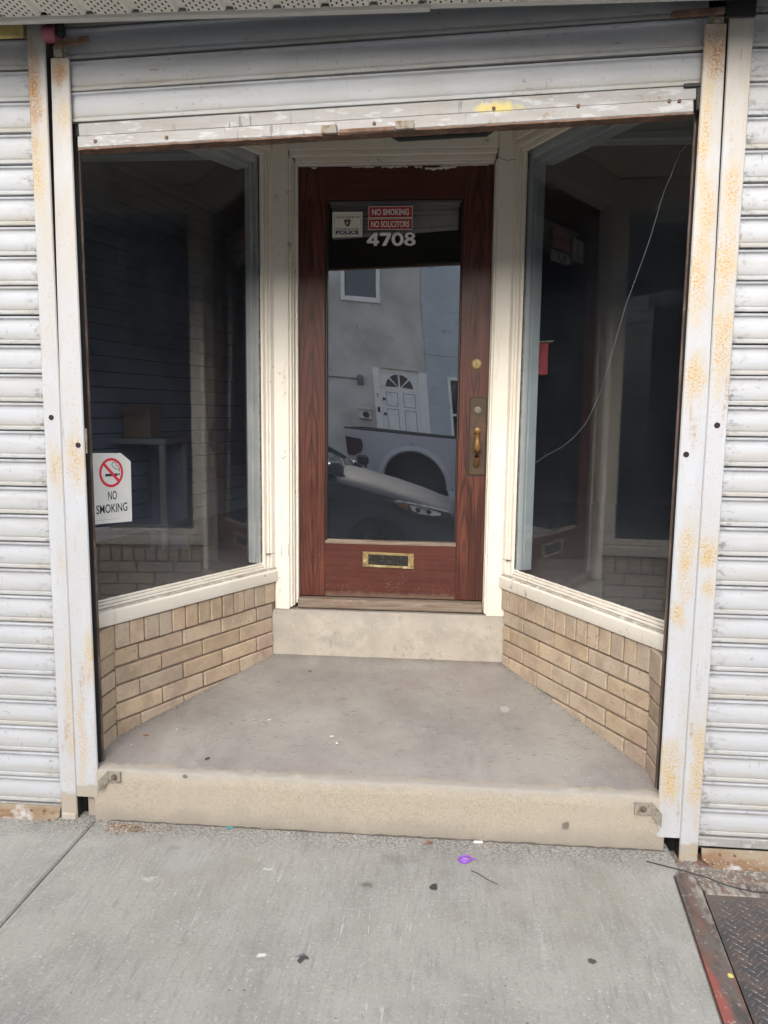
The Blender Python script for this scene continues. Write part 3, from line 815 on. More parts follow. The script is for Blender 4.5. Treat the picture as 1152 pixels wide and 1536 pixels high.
def bulkhead(side, label):
    tf = wall_tf(side)
    ln = LENL if side == 'L' else LENR
    base = tf((ln / 2, 0, .2))
    t = thing('brick_wall', base, label, 'brick wall', 'low brick walls under the display windows')
    MB().box(-.012, ln + .03, -.095, -.009, .12, ZT - .001).build('mortar', M['mortar'], t, tf=tf)
    rnd = random.Random(11 if side == 'L' else 23)

    def brick(u0, u1, z0, z1, out=0., d=.06, tfx=tf):
        k = [(rnd.random() - .5) * .003 for _ in range(4)]
        pr = out + (rnd.random() - .4) * .004
        tw = (rnd.random() - .5) * .003
        mbb = MB().box(u0 + k[0], u1 + k[1], pr - d, pr, z0 + k[2] * .7, z1 + k[3] * .7, b=.0035)
        for v in mbb.v: v.y += tw * (v.x - u0) / (u1 - u0); v.z += tw * .5 * (v.x - u0) / (u1 - u0)
        mbb.build('brick', M['brick'], t, tf=tfx)
    n = 14 if side == 'R' else 13
    w = (ln + .012) / n
    for i in range(n):
        brick(i * w + .003, (i + 1) * w - .003, ZS + .004, ZT - .003, .006, .07)
    zt, r = ZS, 0
    while zt > .2:
        zb = zt - ROW
        edges = [0.]
        u = .118 if r % 2 == 0 else MOD
        while u < ln - .03:
            edges.append(u)
            u += MOD
        edges.append(ln)
        for a, b in zip(edges, edges[1:]):
            y_far = tf((b, 0, 0)).y
            if zt - .02 < floor_z(tf((a, 0, 0)).y): continue
            brick(a + (JT / 2 if a else .001), b - JT / 2, zb + JT / 2, zt - JT / 2 + .0)
        zt, r = zb, r + 1
    # short return towards the street
    sgn = 1 if side == 'L' else -1
    A = AL if side == 'L' else AR
    B = Vector((A.x - sgn * .006, A.y - .125, 0))
    tt = (A - B).normalized()
    nn = Vector((tt.y, -tt.x, 0)) * sgn
    tr = lambda p: Vector((B.x + tt.x * p[0] + nn.x * p[1], B.y + tt.y * p[0] + nn.y * p[1], p[2]))
    MB().box(.002, .118, -.08, -.008, .12, ZT - .001).build('mortar', M['mortar'], t, tf=tr)
    brick(.003, .124, ZS - .004, ZT - .003, .006, .05, tr)
    zt = ZS - .006
    while zt > .2:
        brick(.003, .122, zt - ROW + JT / 2, zt - JT / 2, 0, .05, tr)
        zt -= ROW
    return t


bulkhead('L', 'low tan brick wall under the left display window, left of the stoop')
bulkhead('R', 'low tan brick wall under the cracked right display window')


# ---------------------------------------------------------------- display windows
def window(side, label):
    tf = wall_tf(side)
    ln = LENL if side == 'L' else LENR
    t = thing('display_window', tf((ln / 2, 0, .68)), label, 'window', 'angled display windows beside the door')
    P = M['paint']
    # glass lies 27 mm behind the brick face
    u0, u1, zb, zt = -.10, ln - .045, .765, 2.652
    G = -.027
    MB().box(u0, u1, G - .004, G, zb - .006, zt + .004).build('pane', M['glass_window'], t, tf=tf)
    # sill: broad nose, weathered slope, two beads under the glass
    sill = MB()
    ring_ = lambda u, e=0: [Vector((u, .014, .677)), Vector((u, .017, .683)), Vector((u, .016, .728)), Vector((u, .011, .735)), Vector((u, -.004, .742)), Vector((u, -.05, .742)), Vector((u, -.05, .677))]
    ue = ln + (.02 if side == 'L' else .045)
    sill.loft([ring_(-.13), ring_(ue)])
    so = sill.build('sill', P, t, smooth=30, tf=tf)
    rn = random.Random(3 if side == 'L' else 4)
    sl = MB()
    sl.box(-.12, ue - .004, -.0055, .009, .7345, .7428, b=.001)
    sl.build('sill_slope', M['old_paint'], t, tf=tf)
    sm_ = MB()
    for o0, z0 in ((-.0058, .7429), (-.0146, .7524), (-.0231, .7642)): sm_.box(-.10, u1 + .004, o0 - .0014, o0 + .0006, z0, z0 + .0012)
    sm_.build('bead_seam', M['seam'], t, tf=tf)
    for (a, b, c, d) in ((-.006, -.014, .742, .752), (-.015, -.0225, .742, .764), (-.0235, G + .0005, .742, .774)):
        mbb = MB()
        N = 60
        rr = []
        for i in range(N + 1):
            u = -.10 + (u1 + .10) * i / N
            j = (rn.random() - .5) * .0016
            rr.append([Vector((u, a + j, c)), Vector((u, a + j, d - .002)), Vector((u, a - .002, d + j)), Vector((u, b, d + j)), Vector((u, b, c))])
        mbb.loft(rr)
        mbb.build('glazing_bead', P, t, tf=tf)
    # back stile: stepped moulding beside the door casing
    st = MB()
    sx = u1
    for (a, b, o0, o1) in ((sx - .004, sx + .018, G + .001, -.012), (sx + .0185, sx + .030, G - .03, -.004), (sx + .0305, sx + .062, G - .03, .004)):
        st.box(a, b, o0 if o0 < o1 else o1, o1, .743, 2.648 + (a - sx) * .8, b=.003)
    st.build('stile', P, t, tf=tf)
    cr = MB().box(sx + .006, sx + .060, -.011, .0052, .815, .8165)
    cr.build('stile_joint', M['seam'], t, tf=tf)
    # head: rising mouldings towards the recess
    hd = MB()
    for (z0, z1, o1) in ((2.640, 2.662, -.010), (2.6625, 2.684, .0), (2.6845, 2.70, -.004), (2.7005, 2.735, .006), (2.7355, 2.80, .0)):
        hd.box(-.14, sx + .066, G - .03 if z0 > 2.66 else G + .001, o1, z0, z1, b=.003)
    hd.build('head', P, t, tf=tf)
    # front stile, mostly behind the steel rail
    MB().box(-.17, -.085, G - .05, .0, .743, 2.64, b=.003).build('stile', M['brown_steel'], t, tf=tf)
    # inner jamb and head lining, painted blue grey
    B = M['blue_trim'] if side == 'R' else M['blue_trim_left']
    ij = MB()
    dj = .085 if side == 'R' else .075
    ij.box(sx - .012, sx + .030, G - .035, G - .006, .768, 2.66, b=.003)
    ij.box(sx - .018, sx + .030, G - dj, G - .036, .768, 2.66, b=.004)
    ij.build('inner_jamb', B, t, tf=tf)
    ih = MB()
    ih.box(-.10, sx - .019, G - .045, G - .006, 2.607, 2.66, b=.003)
    ih.box(-.10, sx - .019, G - .12, G - .046, 2.59, 2.66, b=.004)
    ih.build('inner_head', B, t, tf=tf)
    # putty line: dark crumbled edge beside the jamb
    pt = MB()
    for i in range(90):
        z = .78 + 1.85 * i / 90
        pt.box(u1 - .006 - rn.random() * .004, u1 - .0005, G + .0003, G + .0022, z, z + .0195)
    pt.build('putty', M['seam'], t, tf=tf, kind='stuff')
    return t, tf, G


wl, tfL, GL = window('L', 'tall angled display window left of the door with a no-smoking sign')
wr, tfR, GR = window('R', 'tall angled display window right of the door, cracked across its pane')
ck = [(-.03, 2.43), (-.012, 2.398), (.028, 2.375), (.095, 2.262), (.109, 2.228), (.119, 2.202), (.15, 2.12), (.183, 2.051), (.26, 1.90), (.32, 1.74), (.369, 1.606), (.42, 1.52), (.46, 1.463), (.533, 1.405), (.606, 1.363), (.66, 1.343), (.722, 1.318), (.80, 1.283), (.87, 1.244), (.92, 1.20), (.936, 1.15)]
cm = MB()
cm.tube([(u, GR + .0006, z) for u, z in ck], [.0007 if i < 5 else .00055 if i < 12 else .00045 for i in range(len(ck))], 6)
for (u, z, du, dz) in ((.03, 2.376, .03, .012), (-.03, 2.36, .03, .03), (.066, 2.30, -.02, .05), (-.02, 2.41, .05, .035), (.46, 1.463, .012, -.01), (.722, 1.318, .01, .012), (.112, 2.22, .02, -.006)):
    cm.tube([(u, GR + .0006, z), (u + du * .5 + .004, GR + .0006, z + dz * .4), (u + du, GR + .0006, z + dz)], .0005, 5)
cm.build('crack', M['crack'], wr, tf=tfR)

# ---------------------------------------------------------------- door frame
df = thing('door_frame', (-.27, 1.09, .535), 'cream painted wooden frame around the brown door', 'door frame')
P = M['paint']
YF = 1.058
for x0, x1, zb in ((-.824, -.7515, .537), (.1990, .2885, .534)):
    bx('casing', P, df, x0, x1, YF, 1.20, zb, 2.80, b=.003)
for x0, x1, ya, zb in ((-.7505, -.7385, YF + .005, .548), (-.738, -.7305, YF + .018, .552), (-.730, -.7165, YF + .042, .56)):
    bx('jamb_moulding', P, df, x0, x1, ya, 1.21, zb, 2.62 + (-.7165 - x0) * .9, b=.0025)
for x0, x1, ya, zb in ((.1855, .1895, YF + .042, .55), (.190, .1985, YF + .005, .545)):
    bx('jamb_moulding', P, df, x0, x1, ya, 1.21, zb, 2.62 + (x0 - .1855) * .9, b=.0015)
bx('head_casing', P, df, -.7505, .198, YF, 1.20, 2.672, 2.80, b=.003)
for z0, z1, ya in ((2.620, 2.628, YF + .042), (2.6285, 2.650, YF + .03), (2.6505, 2.671, YF + .006)):
    bx('head_moulding', P, df, -.7160 - (z0 - 2.62), .1850 + (z0 - 2.62) * .3, ya, 1.21, z0, z1, b=.002)
bx('threshold', M['weathered'], df, -.7165, .1845, 1.075, 1.19, .541, .588, b=.006)
# ragged paint left along the top of the door
fl = MB()
rn = random.Random(9)
for a, b, dz in ((-.655, -.625, .008), (-.47, -.36, .006), (-.33, -.20, .009), (-.18, -.135, .012), (-.13, .02, .010), (-.06, .16, .004)):
    x = a
    top, bot = [], []
    while x < b:
        f = (x - a) / (b - a)
        z = 2.6165 - (.012 * (1 - abs(f - .2)) if a == -.13 else 0)
        top.append((x, z + rn.random() * .002))
        bot.append((x, z - dz * (.4 + rn.random() * .7)))
        x += .012
    pts = top + bot[::-1]
    n = len(top)
    for i in range(n - 1):
        q = [top[i], top[i + 1], bot[i + 1], bot[i]]
        fl.prism([Vector((p[0], D - .0035, p[1])) for p in q], [Vector((p[0], D - .0002, p[1])) for p in q])
fl.build('paint_flakes', P, df)
# hairline paint cracks on the casing
cr = MB()
for pts in ([(.199, 2.628), (.212, 2.622), (.235, 2.614), (.25, 2.617), (.288, 2.618)], [(-.795, .80), (-.790, .825), (-.792, .845)], [(-.758, .80), (-.756, .83), (-.757, .86)]):
    cr.tube([(x, YF - .0002, z) for x, z in pts], .0011, 5)
cr.build('paint_cracks', M['seam'], df)

# ---------------------------------------------------------------- the door
dr = thing('front_door', (-.266, D, .592), 'dark red brown wooden entrance door with tall glass pane and brass mail slot', 'door')
Wv, Wh = M['wood'], M['wood_h']
xL, xR, gx0, gx1, gz0, gz1 = -.7155, .1845, -.577, .037, .877, 2.460
YB = D + .045
bx('stile', Wv, dr, xL, gx0 - .013, D, YB, .594, 2.617, b=.0015)
bx('stile', Wv, dr, gx1 + .0135, xR, D, YB, .594, 2.617, b=.0015)
bx('rail', Wh, dr, gx0 - .0122, gx1 + .0127, D + .0006, YB, gz1 + .013, 2.617, b=.0012)
bx('rail', Wh, dr, gx0 - .0122, gx1 + .0127, D + .0006, YB, .594, gz0 - .020, b=.0012)
K = M['wood_dark']
bd = MB()
bd.box(gx0 - .012, gx0 - .003, D + .003, D + .03, gz0, gz1 + .012, b=.002)
bd.box(gx1 + .004, gx1 + .0125, D + .003, D + .03, gz0, gz1 + .012, b=.002)
bd.box(gx0 - .0029, gx1 + .0039, D + .003, D + .03, gz1 + .003, gz1 + .012, b=.002)
bd.build('glass_bead', K, dr)
lo = MB()
lo.loft([[Vector((x, D - .001, gz0 - .019)), Vector((x, D - .001, gz0 - .012)), Vector((x, D + .022, gz0 + .001)), Vector((x, D + .030, gz0 - .019))] for x in (gx0 - .012, gx1 + .0125)])
lo.build('glass_bead', M['weathered'], dr)
lines = MB()
for x in (gx0 - .0126, gx1 + .0131):
    lines.box(x - .0004, x + .0004, D + .001, D + .004, gz1 + .013, 2.616)
    lines.box(x - .0004, x + .0004, D + .001, D + .004, .595, gz0 - .021)
lines.build('joint_line', K, dr)
# glass, slightly twisted with age: bows out towards the lower right
ZT_, XW = 2.05, -.58
def gh(x, z): return .017 * max(0, x - XW) * min(0, z - ZT_)
NX, NZ = 12, 40
V, F = [], []
for j in range(NZ + 1):
    z = gz0 - .003 + (gz1 - gz0 + .008) * j / NZ
    for i in range(NX + 1):
        x = gx0 - .003 + (gx1 - gx0 + .006) * i / NX
        V.append((x, D + .020 + gh(x, z), z))
F = [(j * (NX + 1) + i, j * (NX + 1) + i + 1, (j + 1) * (NX + 1) + i + 1, (j + 1) * (NX + 1) + i) for j in range(NZ) for i in range(NX)]
nV = len(V)
V2 = [(x, y + .004, z) for x, y, z in V]
F2 = [tuple(i + nV for i in q[::-1]) for q in F]
mb = MB()
mb.add(V + V2, F + F2)
mb.build('pane', M['glass_door'], dr, smooth=60)
# mail slot
ms = MB()
sx0, sx1, sz0, sz1 = -.402, -.152, .747, .822
tiltf = lambda p: Vector((p.x, p.y, p.z - .016 * (p.x - sx0) / .25 * .35))
for a in ((sx0, sx0 + .028, sz0, sz1), (sx1 - .028, sx1, sz0, sz1), (sx0 + .0281, sx1 - .0281, sz1 - .013, sz1), (sx0 + .0281, sx1 - .0281, sz0, sz0 + .012)):
    ms.box(a[0], a[1], D - .007, D + .002, a[2], a[3], b=.0025, fn=tiltf)
slot = ms.build('mail_slot', M['brass'], dr)
fp = MB().box(sx0 + .028, sx1 - .028, D - .002, D + .004, sz0 + .012, sz1 - .013, fn=tiltf)
fp.box(sx0 + .064, sx1 - .070, D - .0065, D - .0022, sz0 + .016, sz0 + .038, b=.002, fn=tiltf)
fp.build('flap', M['letter_dark'], slot)
gp = MB().box(sx0 + .056, sx1 - .075, D - .0035, D - .0023, sz0 + .040, sz0 + .046, fn=tiltf)
gp.build('gap', M['dark'], slot)
for x in (sx0 + .010, sx1 - .010):
    for z in (sz0 + .014, sz1 - .016): MB().lathe(tiltf(Vector((x, D - .007, z))), (0, -1, 0), [(0, .004), (.0016, .0035), (.002, .001)], 10).build('screw', M['rust'], slot)
# upper lock
lk = MB().lathe((.1270, D - .0005, 1.727), (0, -1, 0), [(0, .0235), (.004, .0235), (.006, .019), (.010, .0185), (.0105, .013), (.009, .0125), (.009, .001)], 28).build('lock_cylinder', M['brass'], dr, smooth=35)
MB().box(.1255, .1285, D - .0105, D - .008, 1.718, 1.729).build('keyhole', M['dark'], lk)
# handle plate
hp = MB()
pl = [(.096, 1.575), (.178, 1.571), (.182, 1.205), (.100, 1.207)]
px0, px1, pz0, pz1 = .101, .180, 1.206, 1.572
hp.box(px0, px1, D - .006, D + .001, pz0, pz1, b=.004)
plate = hp.build('handle_plate', M['brass_dark'], dr)
MB().box(px0 - .004, px1 + .004, D - .0015, D + .002, pz0 - .006, pz1 + .004).build('plate_painted_shadow', K, dr)  # near-black slab edging the plate, painted in place of its shadow
MB().lathe((.1385, D - .006, 1.512), (0, -1, 0), [(0, .018), (.003, .018), (.005, .015), (.0055, .010), (.005, .001)], 24).build('cylinder', M['steel'], plate, smooth=35)
MB().lathe((.1385, D - .006, 1.418), (0, -1, 0), [(0, .008), (.018, .007), (.022, .014), (.026, .0145), (.029, .010), (.030, .001)], 20).build('thumb_latch', M['brass_grip'], plate, smooth=40)
hb = MB()
hb.tube([(.138, D - .006, 1.398), (.138, D - .030, 1.394), (.138, D - .042, 1.375), (.138, D - .046, 1.335), (.138, D - .043, 1.295), (.138, D - .030, 1.268), (.138, D - .006, 1.258)], [.013, .010, .011, .0185, .012, .010, .0145], 14)
hb.build('grip', M['brass_grip'], plate, smooth=60)
MB().lathe((.138, D - .006, 1.256), (0, -1, 0), [(0, .015), (.004, .014), (.008, .006), (.009, .001)], 18).build('rosette', M['brass_dark'], plate, smooth=40)

# ---------------------------------------------------------------- stickers and number on the door glass
GF = D + .0195
def door_tf(x, z): return frame_tf((x, GF, z), (1, 0, 0), (0, 0, 1))
ps = thing('sticker', (-.488, GF, 2.365), 'small cream police support sticker with shield at top left of door glass', 'sticker')
tf = door_tf(-.4885, 2.365)
poly_slab(MB(), [(-.071, -.057), (.070, -.053), (.070, .057), (-.071, .057)], .0002, .0010).build('backing', M['sign_cream'], ps, tf=tf)
bdr = MB()
for a in ((-.062, .062, .0435, .0445), (-.062, .062, -.0455, -.0445), (-.062, -.061, -.0444, .0434), (.061, .062, -.0444, .0434)): bdr.box(a[0], a[1], a[2], a[3], .0011, .0014)
bdr.build('border', M['ink'], ps, tf=tf)
lettering('I PROUDLY SUPPORT THE', (0, .033), .0085, .112, M['ink'], ps, tf, .02, .0014)
lettering('PHILADELPHIA', (0, -.0195), .0092, .110, M['navy_ink'], ps, tf, .0, .0014)
lettering('POLICE', (0, -.0345), .0165, .110, M['navy_ink'], ps, tf, .045, .0014)
sh = [(-.0155, .016), (-.008, .0185), (0, .016), (.008, .0185), (.0155, .016), (.0145, .0), (.009, -.010), (0, -.0155), (-.009, -.010), (-.0145, .0)]
poly_slab(MB(), [(x, y + .006) for x, y in sh], .0011, .0014).build('shield', M['badge'], ps, tf=tf)
lettering('P', (0, .006), .012, .009, M['sign_cream'], ps, tf, .02, .0017, name='shield_mark')
for txt, xc, zc, w, h, lab, lw, lcol in (('NO SMOKING', -.2875, 2.4195, .206, .052, 'red NO SMOKING sticker at the top of the door glass', .172, 'white_ink'),
                                  ('NO SOLICITORS', -.288, 2.3655, .206, .050, 'red NO SOLICITORS sticker below the other red sticker', .178, 'sign_cream')):
    s = thing('sticker', (xc, GF, zc), lab, 'sticker', 'red stickers on the door glass')
    tf = door_tf(xc, zc)
    poly_slab(MB(), [(-w / 2, -h / 2), (w / 2, -h / 2), (w / 2, h / 2), (-w / 2, h / 2)], .0002, .0010).build('border', M['sign_cream'], s, tf=tf)
    poly_slab(MB(), [(-w / 2 + .003, -h / 2 + .003), (w / 2 - .003, -h / 2 + .003), (w / 2 - .003, h / 2 - .003), (-w / 2 + .003, h / 2 - .003)], .0011, .0013).build('red_field', M['sign_red'], s, tf=tf)
    lettering(txt, (0, 0), .0285, lw, M[lcol], s, tf, .03, .0017)

hn = thing('house_number', (-.283, GF, 2.298), 'white vinyl house number 4708 on the door glass', 'house number')
tf = door_tf(-.283, 2.298)
HH = .029
def digit(c, shapes, name):
    mb = MB()
    for sh in shapes: sh(mb, c)
    mb.build(name, M['number'], hn, tf=tf)
def P4(mb, c):
    poly_slab(mb, [(c + .004, HH), (c + .019, HH), (c + .019, -HH), (c + .003, -HH), (c + .003, .012)], .0003, .0012)
    poly_slab(mb, [(c + .0042, HH - .0002), (c + .0028, HH - .019), (c - .013, -.008), (c - .030, -.006)], .0003, .00115)
    poly_slab(mb, [(c - .030, -.0061), (c + .028, -.0061), (c + .028, -.0175), (c - .030, -.0175)], .0003, .00125)
def P7(mb, c):
    poly_slab(mb, [(c - .025, HH), (c + .026, HH), (c + .026, HH - .013), (c - .025, HH - .013)], .0003, .0012)
    poly_slab(mb, [(c + .026, HH - .0131), (c + .008, HH - .0131), (c - .016, -HH), (c + .004, -HH)], .0003, .0012)
def P0(mb, c):
    n = 36
    A = [2 * math.pi * k / n for k in range(n)]
    V, F = [], []
    for a in A:
        for rx, ry in ((.0285, HH + .0008), (.0125, .0185)):
            for d in (.0003, .0012): V.append((c + rx * math.cos(a), ry * math.sin(a), d))
    for k in range(n):
        i, j = 4 * k, 4 * ((k + 1) % n)
        F += [(i, i + 1, j + 1, j), (i + 2, j + 2, j + 3, i + 3), (i + 1, i + 3, j + 3, j + 1), (i, j, j + 2, i + 2)]
    mb.add(V, F)
def P8(mb, c):
    n = 30
    for cy, rx, ry, ix, iy, dd in ((.0145, .0245, .0152, .0095, .0068, .0012), (-.0130, .0275, .0168, .0105, .0078, .00125)):
        V, F = [], []
        for k in range(n):
            a = 2 * math.pi * k / n
            for rr in ((rx, ry), (ix, iy)):
                for d in (.0003, dd): V.append((c + rr[0] * math.cos(a), cy + rr[1] * math.sin(a), d))
        for k in range(n):
            i, j = 4 * k, 4 * ((k + 1) % n)
            F += [(i, i + 1, j + 1, j), (i + 2, j + 2, j + 3, i + 3), (i + 1, i + 3, j + 3, j + 1), (i, j, j + 2, i + 2)]
        mb.add(V, F)
digit(-.084, [P4], 'digit')
digit(-.027, [P7], 'digit')
digit(.030, [P0], 'digit')
digit(.087, [P8], 'digit')

# no smoking sign on the left window
nsg = thing('no_smoking_sign', tfL((.03, GL, 1.2)), 'white no-smoking sign with red circle on the left display window', 'sign')
tS = frame_tf(tfL((.038, GL + .0005, 1.2)), tL, (0, 0, 1))
poly_slab(MB(), [(-.094, -.133), (.084, -.140), (.086, .096), (.040, .131), (.020, .1315), (.018, .122), (.016, .1315), (-.088, .135)], .0003, .0016).build('plate', M['sign_white'], nsg, tf=tS)
rc = (-.006, .0575)
ring(MB(), rc, .0445, .0545, .0017, .0021, 44, sy=1.03).build('red_ring', M['ring_red'], nsg, tf=tS)
a = R(-46)
dx, dy = math.cos(a), math.sin(a)
poly_slab(MB(), [(rc[0] - dx * .046 + dy * .0055, rc[1] - dy * .046 - dx * .0055), (rc[0] + dx * .046 + dy * .0055, rc[1] + dy * .046 - dx * .0055), (rc[0] + dx * .046 - dy * .0055, rc[1] + dy * .046 + dx * .0055), (rc[0] - dx * .046 - dy * .0055, rc[1] - dy * .046 + dx * .0055)], .0022, .0026).build('red_slash', M['ring_red'], nsg, tf=tS)
cg = MB()
cg.box(-.034, .022, .044, .0535, .0017, .0020)
cg.box(.0245, .0275, .0455, .0535, .0017, .0020)
cg.box(.0290, .0325, .0455, .0535, .0017, .0020)
cg.build('cigarette_mark', M['ink'], nsg, tf=tS)
smk = MB()
for pts in ([(.031, .060), (.029, .067), (.022, .070), (.014, .070), (.008, .076), (.002, .080), (-.003, .088), (.002, .095), (.010, .097), (.016, .092), (.017, .084)], [(.017, .084), (.024, .081), (.031, .074), (.033, .066)]):
    for (x, y), (x2, y2) in zip(pts, pts[1:]):
        d = Vector((x2 - x, y2 - y, 0)).normalized() * .0011
        q = Vector((-d.y, d.x, 0))
        smk.prism([Vector((x, y, .0017)) - d + q, Vector((x2, y2, .0017)) + d + q, Vector((x2, y2, .0017)) + d - q, Vector((x, y, .0017)) - d - q], [Vector((x, y, .002)) - d + q, Vector((x2, y2, .002)) + d + q, Vector((x2, y2, .002)) + d - q, Vector((x, y, .002)) - d - q])
smk.build('smoke_mark', M['ink'], nsg, tf=tS)
lettering('NO', (-.004, -.030), .034, .040, M['ink'], nsg, tS, .012, .0019)
lettering('SMOKING', (-.008, -.079), .034, .142, M['ink'], nsg, tS, .012, .0019)
fp_ = MB()
for i in range(26):
    x = -.086 + i * .0042
    fp_.box(x, x + .0028, -.1205 - i * .00006, -.1190 - i * .00006, .0017, .0019)
fp_.build('fine_print', M['groove'], nsg, tf=tS)

# ---------------------------------------------------------------- venetian blind behind the door glass
vb = thing('window_blind', (-.27, D + .07, 2.36), 'white raised venetian blind behind the top of the door glass', 'blind')
y0 = D + .062
for i, z in enumerate((2.455, 2.4385, 2.432, 2.4165, 2.404, 2.393, 2.382)):
    k = .042 * max(0, i - 2) / 5
    h = .0125 if i not in (1,) else .004
    MB().box(-.566, .028, y0, y0 + .024, z - h, z, b=.001, fn=lambda p, k=k: Vector((p.x, p.y, p.z + k * ((p.x - .03) / .6)))).build('slat', M['blind'], vb)
MB().box(-.566, .028, y0 - .004, y0 + .026, 2.352, 2.369, b=.003, fn=lambda p: Vector((p.x, p.y, p.z + .042 * (p.x - .03) / .6))).build('bottom_rail', M['blind'], vb)
MB().box(-.575, .035, y0 - .004, y0 + .03, 2.458, 2.49, b=.002).build('headrail', M['blind'], vb)
for x in (-.42, -.10):
    MB().tube([(x, y0 - .006, 2.47), (x + .001, y0 - .007, 2.40), (x, y0 - .006, 2.345)], .0014, 6).build('cord', M['white_metal'], vb)

# ---------------------------------------------------------------- steel guide rails
def rail(seam, label, m, xb, xt, z0, z1, opening, back):
    """C channel: xb/xt are the (left, right) edges at foot and top; opening +1 right, -1 left"""
    t = thing('guide_rail', ((xb[0] + xb[1]) / 2, .03, z0), label, 'steel post', 'steel guide rails beside the entrance')
    lerp = lambda z, k: xb[k] + (xt[k] - xb[k]) * max(0, (z - 1.55) / (z1 - 1.55) if k == seam else (z - z0) / (z1 - z0))
    fr, wb = [], []
    N = 14
    for i in range(N + 1):
        z = z0 + (z1 - z0) * i / N
        a, b = lerp(z, 0), lerp(z, 1)
        fr.append([Vector((a, .004, z)), Vector((a + .003, .0005, z)), Vector((a + .008, 0, z)), Vector((b - .008, 0, z)), Vector((b - .003, .0005, z)), Vector((b, .004, z)), Vector((b, .007, z)), Vector((a, .007, z))])
        w0 = a if opening > 0 else b - .006
        wb.append([Vector((w0, .0071, z)), Vector((w0 + .006, .0071, z)), Vector((w0 + .006, .055, z)), Vector((w0, .055, z))])
    MB().loft(fr).build('face', m, t, smooth=30)
    MB().loft(wb).build('web', M['black_steel'], t)
    if back:
        zl, zh = max(z0, .11), min(z1, 2.46)
        def strip(y0_, y1_, da, db):
            rr = []
            for z in (zl, zh):
                a, b = lerp(z, 0), lerp(z, 1)
                q = (b - .05 - da, b + db) if opening > 0 else (a - db, a + .05 + da)
                rr.append([Vector((q[0], y0_, z)), Vector((q[1], y0_, z)), Vector((q[1], y1_, z)), Vector((q[0], y1_, z))])
            return MB().loft(rr)
        strip(.0555, .0615, 0, -.001).build('back_flange', M['brown_steel'], t)
        strip(.046, .0545, 0, -.007).build('slot_lining', M['black_steel'], t)
    return t


ra = rail(1, 'outer left steel post, beside the closed left shutter', M['post_outer_left'], (-1.391, -1.3295), (-1.391, -1.330), -.002, 2.76, -1, False)
rb = rail(0, 'inner left steel post with rusty stub on top, beside the left window', M['post_inner_left'], (-1.3290, -1.2455), (-1.3135, -1.2515), .088, 2.625, 1, True)
rc_ = rail(1, 'inner right steel post with heavy ochre rust, beside the cracked window', M['post_inner_right'], (.7495, .8290), (.7485, .8125), .052, 2.672, -1, True)
rd_ = rail(0, 'outer right steel post, beside the closed right shutter', M['post_outer_right'], (.8295, .892), (.8180, .8925), -.034, 2.76, 1, False)
for o_, x, z in ((ra, -1.362, 1.467), (rb, -1.270, 1.373), (rd_, .861, 1.468), (rc_, .770, 1.373)):
    MB().lathe((x, -.0003, z), (0, -1, 0), [(0, .0095), (.0006, .0095), (.0007, .008), (.0002, .001)], 18).build('bolt_hole', M['hole'], o_)
# rusty stubs at the heads
MB().box(-1.287, -1.178, -.016, -.004, 2.648, 2.668, b=.003, fn=lambda p: Vector((p.x, p.y, p.z + (p.x + 1.287) * .16))).build('stub', M['rust'], rb)
MB().box(-1.297, -1.267, -.010, .0, 2.626, 2.655, b=.002).build('lug', M['brace'], rb)
MB().box(.644, .800, -.018, -.004, 2.688, 2.708, b=.003, fn=lambda p: Vector((p.x, p.y, p.z + (p.x - .70) * .06))).build('stub', M['rust'], rc_)
MB().box(.77, .80, -.012, .0, 2.673, 2.687, b=.002).build('lug', M['brace'], rc_)
MB().box(.803, .893, -.008, -.0005, 2.685, 2.76, b=.004).build('dark_collar', M['black_steel'], rd_)  # plain dark collar round the head of the rail
MB().tube([(-1.262, .005, .2), (-1.262, -.001, .2)], .001, 5)
# small square weld plate at the inner left rail
MB().box(-1.248, -1.243, .008, .016, 1.345, 1.43, b=.001).build('weld_tab', M['brace'], rb)
# cement foot of the outer left post
MB().box(-1.388, -1.332, -.006, .05, -.01, .022, b=.004).build('cement_foot', M['step_face'], ra)

# ---------------------------------------------------------------- roller shutters
PIT = .0982
def slat_profile(pit):
    """(y, z) from the top hook to the bottom lip; y negative is towards the street"""
    return [(.006, pit), (.004, pit - .0022), (-.006, pit - .0026), (-.0088, pit - .005), (-.0080, pit - .0095), (-.0035, pit - .0125), (-.0012, pit - .017), (-.0035, pit - .03), (-.0062, pit * .45), (-.0058, .024), (-.0040, .0185), (-.0028, .0172), (-.0066, .0150), (-.0080, .0065), (-.0070, .0042), (-.002, .0030), (.006, .0024)]


def slat_mesh(x0, x1, y, nx=1):
    mb = MB()
    mb.loft([[Vector((x0 + (x1 - x0) * i / nx, y + a, b)) for a, b in slat_profile(PIT)] for i in range(nx + 1)])
    return mb


